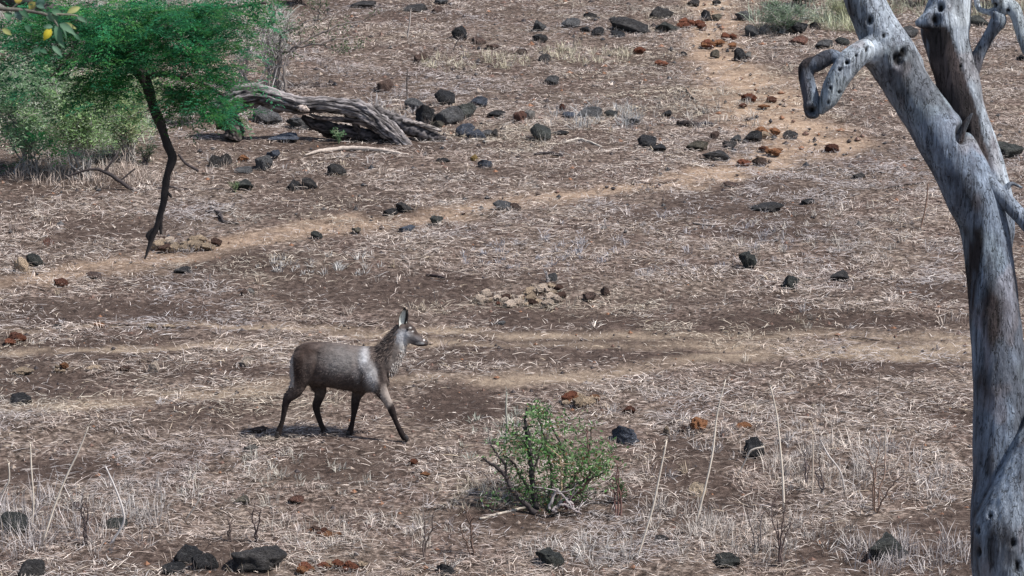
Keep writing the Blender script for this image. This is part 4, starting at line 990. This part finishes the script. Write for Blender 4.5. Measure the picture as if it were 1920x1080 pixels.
# ------------------------------------------------------------------ leafy plants
def leaf_quads(mb, C, D1, NRM, Ln, Wd, T):
    """one folded diamond per leaf: centre base C, direction, normal"""
    C = np.asarray(C); n = len(C); s = np.cross(D1, NRM); s /= np.linalg.norm(s, axis=1)[:, None] + 1e-9
    L = np.asarray(Ln)[:, None]; W = np.asarray(Wd)[:, None]; up = np.cross(s, D1)
    V = np.stack([C, C + D1 * L * .45 + s * W * .5 + up * W * .12, C + D1 * L, C + D1 * L * .45 - s * W * .5 + up * W * .12], 1).reshape(-1, 3)
    k = np.arange(n)[:, None] * 4; mb.add(V, [k + np.array([[0, 1, 2, 3]])], np.repeat(T, 4, 0))
def rand_dirs(n, r, flat=1.0):
    d = r.normal(size=(n, 3)); d[:, 2] *= flat; return d / (np.linalg.norm(d, axis=1)[:, None] + 1e-9)
def shrub(px, py, hpx, wpx, n_stem, n_leaf, leaf_len, cols, stem_tone, label, seed, droop=0., bare=.25, name='shrub', cat='shrub', group=None, curl=.25, stem_r=.016, grown=.9, dmul=.8, bsp=.12):
    base = at(px, py); D = depth_of(base); S = FPX / D; H = hpx / S; Wd = wpx / S * .5; r = np.random.default_rng(seed)
    root = empty(name, base, label, cat, group); tips = []; fol = MB(); twg = MB()
    for i in range(n_stem):
        an = 2 * np.pi * (i + r.random() * .7) / n_stem; sp = r.uniform(.35, 1.0); h = H * r.uniform(.62, 1.0) * (1 - .25 * sp * r.random())
        e = np.array([math.cos(an) * Wd * sp, math.sin(an) * Wd * sp * dmul, h]); m1 = e * np.array([.25, .25, .38]) + r.normal(0, .05, 3) * H * .6; m2 = e * np.array([.62, .62, .75]) + r.normal(0, .05, 3) * H * .6
        b0 = np.array([r.uniform(-bsp, bsp) * Wd * 2, r.uniform(-bsp, bsp) * Wd * 2, -.06]); m1[2] = max(m1[2], .05)
        a = resample([[*b0, stem_r], [*m1, stem_r * .8], [*m2, stem_r * .55], [*e, stem_r * .22]], 22); a[2:, :3] += r.normal(0, .012 * H, (20, 3))
        mb = MB(); V, F = tube(a[:, :3], a[:, 3], 6); mb.add(V, F, np.asarray(stem_tone) * r.uniform(.7, 1.3))
        for _ in range(7):
            k = r.integers(5, 21); p = a[k, :3]; d = rand_dirs(1, r, .7)[0]; d[2] = abs(d[2]) * .8 - droop * .3; l = H * r.uniform(.12, .34); q = p + d * l; md = (p + q) / 2 + r.normal(0, .02, 3) * H + [0, 0, .04 * H]
            b = resample([[*p, a[k, 3] * .6 + .002], [*md, .005], [*q, .0025]], 9); V, F = tube(b[:, :3], b[:, 3], 5); mb.add(V, F, np.asarray(stem_tone) * r.uniform(.7, 1.3)); tips += list(b[2:, :3])
        tips += list(a[8:, :3]); mb.build('stem', M_TWIG, root)
    tips = np.array(tips); ok = tips[:, 2] > H * bare; tips = tips[ok] if ok.any() else tips
    if n_leaf:
        C = tips[r.integers(0, len(tips), n_leaf)] + r.normal(0, .045, (n_leaf, 3)) * H * .8
        gap = fbm3((C + base) * 3.2 / max(H, .6), seed, 2); C = C[(gap > .33) & (C[:, 2] > .02)]; n = len(C)
        d = rand_dirs(n, r, .7); d[:, 2] = d[:, 2] * .6 + .25 - droop; d /= np.linalg.norm(d, axis=1)[:, None]
        cl = np.asarray(cols)[r.integers(0, len(cols), n)]; cl = cl * (.65 + .7 * fbm3((C + base) * 4, seed + 1, 2))[:, None] * (.75 + .5 * r.random((n, 1)))
        L = leaf_len * (.55 + .8 * r.random(n)); leaf_quads(fol, C, d, rand_dirs(n, r), L, L * curl, cl)
        tag(fol.build('foliage', M_LEAF, root), kind='stuff')
    return root
GG = [(.085, .125, .075), (.11, .15, .095), (.15, .18, .125), (.06, .10, .055), (.17, .185, .16)]
shrub(50, 325, 250, 210, 16, 13000, .085, [(.27, .40, .24), (.38, .47, .33), (.15, .26, .14), (.18, .36, .16)], (.26, .24, .23), 'grey green bush at the frame edge under the hanging tree', 1, .15, .2, name='bush', cat='bush', group='grey bushes under the green tree')
shrub(155, 335, 215, 200, 16, 13000, .075, [(.29, .46, .19), (.38, .54, .25), (.18, .29, .14), (.38, .45, .32)], (.34, .31, .29), 'pale green bush with bare tangled stems beside the frame edge bush', 2, .1, .3, name='bush', cat='bush', group='grey bushes under the green tree')
shrub(240, 300, 170, 170, 14, 9000, .07, [(.34, .48, .22), (.42, .54, .29), (.20, .31, .15), (.46, .48, .28)], (.33, .30, .28), 'yellowish green bush right behind the hanging dark limb', 3, .05, .2, name='bush', cat='bush', group='grey bushes under the green tree')
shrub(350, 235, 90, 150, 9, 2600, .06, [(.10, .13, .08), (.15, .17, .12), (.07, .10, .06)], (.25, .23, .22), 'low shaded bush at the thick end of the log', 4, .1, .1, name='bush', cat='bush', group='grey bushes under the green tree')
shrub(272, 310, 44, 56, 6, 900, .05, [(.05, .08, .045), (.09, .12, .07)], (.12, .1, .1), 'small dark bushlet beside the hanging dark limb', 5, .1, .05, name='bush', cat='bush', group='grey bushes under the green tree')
shrub(95, 165, 150, 220, 14, 9000, .08, [(.30, .36, .27), (.40, .43, .36), (.16, .22, .14)], (.32, .30, .30), 'grey bush uphill behind the broad leaves', 6, .1, .1, name='bush', cat='bush', group='grey bushes behind the tree crown')
shrub(255, 120, 130, 220, 14, 7000, .08, [(.32, .36, .28), (.42, .42, .36), (.17, .22, .15)], (.34, .32, .32), 'grey bush uphill hidden behind the feathery crown', 7, .1, .1, name='bush', cat='bush', group='grey bushes behind the tree crown')
shrub(400, 110, 120, 170, 11, 2800, .07, [(.25, .28, .2), (.33, .34, .27), (.15, .2, .12)], (.34, .31, .30), 'sparse grey bush uphill between crown and bare stems', 8, .05, .1, name='bush', cat='bush', group='grey bushes behind the tree crown')
shrub(512, 168, 165, 96, 20, 500, .05, [(.2, .2, .16), (.14, .16, .1)], (.38, .35, .34), 'cluster of bare upright grey stems behind the log', 9, 0, .3, name='bare_bush', cat='bush', stem_r=.012, bsp=.5)
shrub(455, 165, 105, 60, 12, 500, .05, [(.18, .2, .14), (.12, .15, .09)], (.38, .35, .34), 'short bare stems between the crown and the log', 10, 0, .3, name='bare_bush', cat='bush', stem_r=.012, bsp=.45)
shrub(1470, 62, 62, 130, 12, 3600, .11, [(.20, .27, .18), (.26, .32, .23), (.13, .19, .12), (.28, .31, .26)], (.4, .38, .36), 'pale green bush on the ridge above the black boulders', 12, .1, .05, name='bush', cat='bush', curl=.16)
shrub(1580, 40, 60, 100, 9, 2200, .12, [(.40, .42, .27), (.33, .36, .24), (.45, .45, .33)], (.42, .40, .33), 'straw coloured bush beside the leaning limb on the ridge', 13, .1, .05, name='bush', cat='bush', curl=.12)
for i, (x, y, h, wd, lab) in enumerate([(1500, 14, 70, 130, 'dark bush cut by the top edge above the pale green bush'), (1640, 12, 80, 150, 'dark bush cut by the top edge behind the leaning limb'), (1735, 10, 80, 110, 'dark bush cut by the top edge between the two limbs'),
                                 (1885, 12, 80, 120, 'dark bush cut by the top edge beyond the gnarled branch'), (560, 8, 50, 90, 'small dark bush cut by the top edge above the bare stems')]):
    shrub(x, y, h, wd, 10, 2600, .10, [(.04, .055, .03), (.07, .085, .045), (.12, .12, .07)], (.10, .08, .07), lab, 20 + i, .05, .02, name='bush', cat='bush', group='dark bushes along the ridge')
# the tuft of green at the log
shrub(634, 270, 34, 24, 5, 260, .05, [(.10, .22, .10), (.16, .28, .15)], (.2, .25, .15), 'small bright green sprout in the shade of the log', 30, .0, .05, name='sprout', cat='plant', stem_r=.008)
shrub(440, 360, 20, 46, 5, 260, .035, [(.08, .15, .06), (.12, .19, .09)], (.2, .22, .13), 'tiny green herb at the foot of the mossy stone', 31, 0, .02, name='herb', cat='plant', stem_r=.006)
shrub(1163, 945, 46, 24, 5, 320, .04, [(.05, .16, .05), (.08, .2, .07)], (.1, .1, .06), 'small dark green sprout at the edge of the green shrub', 32, 0, .1, name='sprout', cat='plant', stem_r=.008)

def green_shrub():
    base = at(1030, 955); D = depth_of(base) ; root = empty('green_shrub', base, 'half dead green shrub with twisted dark stems standing alone on the lower slope', 'shrub'); r = np.random.default_rng(77); tips = []
    rows = [([(1010, 965, 12), (1003, 930, 11), (998, 890, 10), (994, 850, 9), (990, 815, 9), (985, 795, 6), (988, 765, 3)], 0, (.045, .04, .04)), ([(1005, 962, 11), (975, 935, 10), (958, 915, 9), (948, 893, 8), (930, 876, 6), (906, 858, 4)], -.15, (.06, .05, .05)),
            ([(948, 893, 6), (945, 870, 5), (930, 850, 4), (920, 832, 3)], -.15, (.06, .05, .05)), ([(1045, 960, 10), (1075, 950, 9), (1110, 945, 9), (1140, 952, 11), (1156, 958, 13), (1165, 940, 6)], .1, (.045, .04, .04)),
            ([(1030, 960, 8), (1052, 925, 7), (1085, 905, 6), (1120, 892, 4), (1140, 880, 3)], -.1, (.06, .05, .045)), ([(1025, 958, 7), (1035, 900, 6), (1028, 850, 5), (1015, 800, 4), (1008, 770, 3)], .2, (.09, .08, .07)),
            ([(1035, 958, 7), (1062, 880, 6), (1050, 830, 5), (1030, 790, 4), (1022, 765, 3)], .3, (.09, .08, .07)), ([(1040, 960, 6), (1085, 880, 5), (1105, 840, 4), (1108, 800, 3)], .3, (.12, .08, .07)), ([(1045, 962, 6), (1100, 905, 5), (1104, 860, 4), (1100, 800, 2)], 0, (.16, .09, .08)),
            ([(1040, 960, 8), (1060, 935, 7), (1082, 962, 4)], -.25, (.34, .30, .30)), ([(1030, 955, 6), (1045, 920, 5), (1075, 955, 3)], -.3, (.36, .32, .32)), ([(1035, 958, 6), (1055, 945, 5), (1090, 965, 3)], -.3, (.3, .26, .26)),
            ([(1050, 945, 5), (1052, 900, 4), (1050, 855, 3)], -.1, (.4, .3, .2)), ([(1022, 955, 7), (980, 900, 6), (962, 868, 4), (945, 855, 3)], .15, (.08, .07, .065)), ([(1040, 955, 6), (1090, 920, 5), (1130, 870, 3)], .35, (.1, .08, .07)),
            ([(1000, 880, 5), (1012, 850, 4), (1020, 822, 3)], .0, (.07, .06, .055)), ([(995, 845, 5), (978, 825, 4), (966, 812, 2)], 0, (.07, .06, .055)), ([(1055, 930, 6), (1062, 955, 6)], -.2, (.12, .04, .05))]
    for rr, dz, tn in rows:
        a = resample(px_chain([(*q, dz) for q in rr], D), 7 * len(rr)); a[1:, :3] += r.normal(0, .007, (len(a) - 1, 3)); mb = MB(); V, F = tube(a[:, :3], np.maximum(a[:, 3], .004) * (.85 + .3 * r.random(len(a))), 7); mb.add(V, F, tn)
        for _ in range(4):
            k = r.integers(len(a) // 3, len(a)); p = a[k, :3]; d = rand_dirs(1, r, .8)[0]; d[2] = abs(d[2]); q = p + d * r.uniform(.1, .3); b = resample([[*p, .006], [*((p + q) / 2 + r.normal(0, .02, 3)), .005], [*q, .003]], 8)
            V, F = tube(b[:, :3], b[:, 3], 5); mb.add(V, F, np.asarray(tn) * 1.3); tips += [*b[3:, :3]]
        mb.build('stem', M_TWIG, root, base)
    T = []
    for cx, cy, rx, ry, n in [(a_, b_, c_, d_, int(e_ * .8)) for a_, b_, c_, d_, e_ in [(1008, 775, 24, 20, 380), (985, 840, 46, 36, 600), (1015, 850, 40, 50, 800), (1045, 800, 36, 26, 260), (1070, 850, 60, 34, 620), (1100, 870, 50, 26, 520), (1128, 880, 34, 22, 420), (1060, 900, 60, 34, 520), (970, 900, 30, 30, 300), (1075, 920, 40, 24, 240), (945, 845, 30, 24, 160),
                              (1000, 925, 44, 26, 320), (1024, 945, 50, 18, 260), (920, 935, 26, 18, 110), (1090, 800, 40, 24, 130), (965, 815, 22, 18, 160), (1140, 850, 24, 26, 130)]]:
        k = n; x = cx + rx * r.normal(0, .5, k); y = cy + ry * r.normal(0, .5, k); T += [P(a, b, D + c) for a, b, c in zip(x, y, r.normal(.05, .22, k))]
    C = np.array(T) - base; gap = fbm3(np.array(T) * 7, 9, 2); C = C[gap > .38]; n = len(C); d = rand_dirs(n, r, .8); d[:, 2] += .35; d /= np.linalg.norm(d, axis=1)[:, None]
    cols = np.array([(.10, .23, .065), (.065, .16, .05), (.15, .29, .10), (.21, .32, .15), (.15, .21, .11)])[r.integers(0, 5, n)] * (.6 + .8 * r.random((n, 1))); dead = r.random(n) < .08; cols[dead] = (.22, .13, .06)
    L = .035 + .035 * r.random(n); fol = MB(); leaf_quads(fol, C, d, rand_dirs(n, r), L, L * .42, cols); tag(fol.build('foliage', M_LEAF, root), kind='stuff')
green_shrub()

# leafy twigs reaching in behind the log
def leafy_branch_bush():
    base = at(560, 172); D = depth_of(base); root = empty('thorn_bush', base, 'open thorn bush with long slanting twigs and few small leaves behind the log', 'bush'); r = np.random.default_rng(5); T = []
    for rr in [[(534, 172, 6), (536, 120, 5), (560, 85, 4), (620, 55, 4), (680, 38, 2)], [(516, 172, 5), (518, 110, 4), (545, 95, 4), (600, 80, 4), (660, 70, 2)], [(526, 172, 5), (526, 70, 4), (560, 50, 3), (640, 20, 2)], [(505, 172, 5), (502, 60, 4), (516, 20, 3), (540, -20, 3)], [(560, 60, 4), (590, 40, 3), (600, 10, 2)], [(600, 82, 3), (640, 98, 2), (665, 92, 2)]]:
        a = resample(px_chain([(*q, r.normal(0, .1)) for q in rr], D), 24); a[1:, :3] += r.normal(0, .02, (23, 3)); mb = MB(); V, F = tube(a[:, :3], np.maximum(a[:, 3], .008), 6); mb.add(V, F, (.22, .19, .175))
        for _ in range(9):
            p = a[r.integers(8, 24), :3]; dd = rand_dirs(1, r, .8)[0]; dd[2] = abs(dd[2]); q = p + dd * r.uniform(.15, .5); V, F = tube(np.stack([p, (p + q) / 2 + r.normal(0, .03, 3), q]), [.008, .007, .004], 5); mb.add(V, F, (.19, .16, .145)); T += [p + (q - p) * t for t in (.4, .6, .8, 1)]
        mb.build('stem', M_TWIG, root, base)
    C = np.array(T)[r.integers(0, len(T), 900)] + r.normal(0, .05, (900, 3)) - base; d = rand_dirs(900, r); L = .04 + .04 * r.random(900); fol = MB()
    leaf_quads(fol, C, d, rand_dirs(900, r), L, L * .5, np.array([(.10, .15, .075), (.16, .19, .11), (.07, .11, .05)])[r.integers(0, 3, 900)]); tag(fol.build('foliage', M_LEAF, root), kind='stuff')
leafy_branch_bush()

# ------------------------------------------------------------------ feathery green tree with the hanging dark limb
def feather_tree():
    D = 19.0; tb = P(-330, 900, D + .6); g = float(gh(tb[0], tb[1])); base = np.array([tb[0], tb[1], g])
    root = empty('acacia_tree', base, 'feathery bright green tree reaching in from the top corner with one hanging dark limb', 'tree'); r = np.random.default_rng(21)
    def limb(name, rows, n, tone, seg=12, label=None):
        a = resample(rows, n); a[2:, :3] += (np.stack([fbm3(a[2:, :3] * 5, 70 + k_, 2) for k_ in range(3)], 1) - .5) * a[2:, 3:4] * .9; mb = MB(); rr = a[:, 3] * (1 + .25 * (fbm3(a[:, :3] * 6, 4, 2) - .5))
        V, F = tube(a[:, :3], rr, seg); V = V + (fbm3(V * 22, 6, 2) - .5)[:, None] * .012; mb.add(V, F, tone); o = mb.build(name, M_TWIG, root, base)
        if label: o['label'] = label
        return o
    fork = P(-280, -150, D + .4)
    limb('trunk', [[*(base - [0, 0, .3]), .24], [*(base + [.02, 0, .3]), .19], *[[*(base * (1 - t) + fork * t + np.array([.1 * math.sin(5 * t), 0, 0])), .18 - .06 * t] for t in (.3, .6, .85, 1)]], 60, (.07, .06, .055), 18)
    limb('branch', px_chain([(-280, -150, 56, .4), (-120, -90, 46, .3), (40, 0, 38, .15), (150, 50, 34, .05), (238, 100, 32, 0)], D), 50, (.075, .065, .065))
    limb('hanging_limb', px_chain([(232, 96, 29), (252, 124, 28), (272, 158, 24), (284, 185, 21), (297, 225, 20), (308, 256, 17), (319, 282, 18), (323, 296, 19), (315, 325, 14), (311, 352, 14), (308, 380, 14), (301, 405, 12), (294, 428, 11), (285, 446, 10), (278, 466, 7), (271, 486, 3)], D), 110, (.042, .036, .036), 14, 'dark bare limb hanging down and tapering to a point')
    limb('twig', px_chain([(303, 405, 8), (302, 422, 7), (302, 440, 5)], D), 10, (.042, .036, .036), 8)
    limb('twig', px_chain([(312, 360, 7), (319, 366, 6), (322, 371, 3)], D), 8, (.042, .036, .036), 8)
    limb('twig', px_chain([(288, 430, 7), (277, 442, 8), (280, 452, 4)], D), 8, (.042, .036, .036), 8)
    limb('branch', px_chain([(238, 100, 20, 0), (290, 60, 15, .1), (350, 35, 11, .2), (430, 15, 7, .3), (500, 5, 4, .3)], D), 36, (.07, .06, .058))
    limb('branch', px_chain([(262, 140, 16, 0), (310, 140, 11, -.1), (360, 150, 8, -.15), (420, 180, 4, -.2)], D), 30, (.07, .06, .058))
    limb('branch', px_chain([(150, 50, 9, .05), (138, 90, 6, -.1), (112, 125, 4, -.2), (90, 150, 2, -.3)], D), 30, (.07, .06, .058))
    # feathery sprays in flat layers
    blobs = [(150, 20, 100, 26, 200), (250, 18, 120, 26, 260), (340, 28, 90, 26, 220), (415, 14, 60, 16, 70), (480, 4, 34, 7, 26), (120, 60, 70, 24, 120), (200, 60, 90, 30, 260), (290, 66, 100, 32, 340), (350, 78, 66, 26, 150), (430, 60, 40, 14, 34), (462, 42, 26, 8, 16),
             (180, 105, 70, 30, 220), (300, 112, 80, 28, 260), (360, 122, 70, 24, 190), (398, 145, 36, 18, 60), (350, 165, 60, 24, 150), (395, 192, 40, 20, 80), (190, 145, 46, 26, 130), (165, 165, 40, 18, 70), (130, 115, 40, 18, 50), (60, 112, 50, 9, 60), (20, 120, 36, 10, 40), (70, 40, 60, 20, 70), (20, 70, 50, 20, 50), (110, 160, 40, 14, 40), (40, 165, 34, 12, 30), (150, 190, 30, 12, 24), (200, 195, 24, 10, 16), (95, 275, 14, 26, 18), (380, 215, 20, 9, 18),
             (95, 190, 18, 30, 22), (75, 250, 12, 34, 22), (320, 190, 34, 14, 36), (430, 200, 20, 10, 16), (450, 90, 30, 16, 24), (10, 60, 30, 14, 18), (40, 230, 30, 16, 18), (225, 165, 36, 16, 24)]
    C, DD, NN, LL, WW, TT = [], [], [], [], [], []; tw = MB()
    for cx, cy, rx, ry, n in blobs:
        for _ in range(int(n * .62)):
            o = P(cx + rx * r.normal(0, .55), cy + ry * r.normal(0, .55), D + r.normal(0, .55))
            an = r.uniform(0, 2 * np.pi); ax = np.array([math.cos(an), math.sin(an), r.normal(-.12, .25)]); ax /= np.linalg.norm(ax); sd = np.cross(ax, [0, 0, 1]); sd /= np.linalg.norm(sd); upv = np.cross(sd, ax)
            ln = r.uniform(.14, .30); tone = np.array([(.030, .175, .050), (.016, .11, .040), (.075, .235, .06), (.03, .19, .085)][r.integers(0, 4)]) * r.uniform(.5, 1.25)
            if vn3(np.array([o]) * 2.6, 91)[0] < .36: continue
            for t in np.linspace(.12, 1, 9):
                for s in (-1, 1):
                    p = o + ax * ln * t - np.array([0, 0, .25]) * ln * t * t; pd = sd * s * .85 + ax * .45 + upv * r.normal(0, .2); pd /= np.linalg.norm(pd); pl = ln * .34 * (1 - .45 * abs(t - .4))
                    m = 4
                    for u in np.linspace(.2, 1, m):
                        q = p + pd * pl * u
                        C.append(q + ax * .005); DD.append(ax * .75 + pd * .5 + r.normal(0, .25, 3)); LL.append(.028 * r.uniform(.7, 1.3)); TT.append(tone * r.uniform(.75, 1.25)); NN.append(upv)
    C = np.array(C) - base; DD = np.array(DD); DD /= np.linalg.norm(DD, axis=1)[:, None]; LL = np.array(LL); fol = MB(); leaf_quads(fol, C, DD, np.array(NN) + r.normal(0, .25, (len(C), 3)), LL, LL * .40, np.array(TT))
    tag(fol.build('foliage', M_LEAF, root), kind='stuff')
feather_tree()

# ------------------------------------------------------------------ broad leaves close to the camera
def broad_tree():
    D = 12.0; tb = P(-260, 900, D + .3); g = float(gh(tb[0], tb[1])); base = np.array([tb[0], tb[1], g]); r = np.random.default_rng(31)
    root = empty('broadleaf_tree', base, 'branch of long glossy leaves with some yellow ones in the top corner', 'tree')
    def limb(name, rows, n, tone, seg=10):
        a = resample(rows, n); mb = MB(); V, F = tube(a[:, :3], a[:, 3], seg); mb.add(V, F, tone); return mb.build(name, M_TWIG, root, base)
    fork = P(-250, -40, D + .1)
    limb('trunk', [[*(base - [0, 0, .3]), .11], *[[*(base * (1 - t) + fork * t + np.array([.06 * math.sin(4 * t), 0, 0])), .10 - .05 * t] for t in (.05, .3, .6, .85, 1)], [*P(-220, -300, D), .035]], 40, (.10, .09, .08), 14)
    limb('branch', px_chain([(-250, -40, 26, .1), (-120, 0, 16, .05), (0, 16, 9), (40, 19, 7), (85, 27, 6), (104, 42, 4), (109, 52, 3)], D), 40, (.14, .13, .11))
    limb('twig', px_chain([(85, 27, 4), (118, 27, 4), (142, 29, 3), (148, 33, 2)], D), 14, (.22, .21, .16)); limb('twig', px_chain([(20, 18, 4), (35, 5, 3), (50, -10, 3)], D), 10, (.14, .13, .11)); limb('twig', px_chain([(60, 22, 3), (72, 8, 3), (80, -14, 2)], D), 10, (.14, .13, .11))
    def leaf(x0, y0, x1, y1, wpx, tone, dz=0, twist=0.):
        a, b = P(x0, y0, D), P(x1, y1, D + dz); ax = b - a; L = np.linalg.norm(ax); ax /= L; n0 = -FWD * math.cos(twist) + np.array([1, 0, .3]) * math.sin(twist); s = np.cross(ax, n0); s /= np.linalg.norm(s); n0 = np.cross(s, ax); W = wpx / FPX * D; G, T = [], []
        for i in range(7):
            t = i / 6; wd = W * .5 * math.sin(math.pi * (.06 + .94 * t) ** .85) if 0 < i < 6 else W * .03
            for x in (-1, 0, 1): G.append(a + ax * L * t + s * wd * x + n0 * (abs(x) * wd * .35 + L * .14 * math.sin(t * 3))); T.append(np.asarray(tone) * (1.25 if x == 0 else r.uniform(.85, 1.1)))
        i = (np.arange(6)[:, None] * 3 + np.arange(2)).ravel(); m = MB(); m.add(G, [np.stack([i, i + 1, i + 4, i + 3], 1)], T); return m.build('leaf', M_LEAF, root, base)
    g1, g2, g3_, yl, ol = (.10, .21, .12), (.06, .15, .085), (.14, .25, .16), (.55, .46, .04), (.34, .36, .14)
    for q in [(105, 46, 117, 92, 15, g1, .02, .1), (112, 44, 143, 67, 14, g3_, -.02, .3), (97, 26, 108, 42, 10, g1, .03, .2), (88, 22, 104, 42, 13, g3_, 0, -.3), (96, 20, 119, 30, 13, g1, .02, .4), (36, 15, 55, 36, 12, g2, 0, .2), (30, 18, 41, 39, 14, (.12, .2, .17), .02, 0), (12, 22, 18, 40, 15, g1, 0, .5),
              (144, 30, 163, 43, 9, g3_, 0, .2), (116, 45, 143, 54, 11, ol, .03, .3), (111, 48, 125, 76, 6, g2, 0, .8), (99, 50, 80, 50, 9, g3_, 0, .2), (98, 86, 117, 107, 10, g3_, 0, .3), (74, 12, 80, -6, 16, (.09, .18, .14), 0, .2), (68, 6, 84, 16, 12, (.12, .22, .17), 0, .2), (110, 76, 121, 91, 9, g1, 0, .4),
              (126, 24, 150, 14, 12, ol, .05, .4), (4, 54, 22, 66, 10, ol, .02, .2), (58, 8, 58, 10, 8, g2, 0, 0), (60, 96, 86, 94, 9, g2, .04, .4), (45, 48, 60, 62, 12, g2, .05, .5), (135, 62, 150, 76, 8, g2, .05, .4), (88, 100, 72, 92, 10, g2, .03, .4)]: leaf(*q)
    for q in [(96, 54, 82, 76, 15, yl, 0, .15), (36, -6, 32, 8, 15, (.55, .42, .10), 0, .1), (66, 4, 55, 16, 15, (.48, .44, .14), .02, .2)]:
        leaf(*q)['label'] = 'yellow leaf among the green ones'
broad_tree()
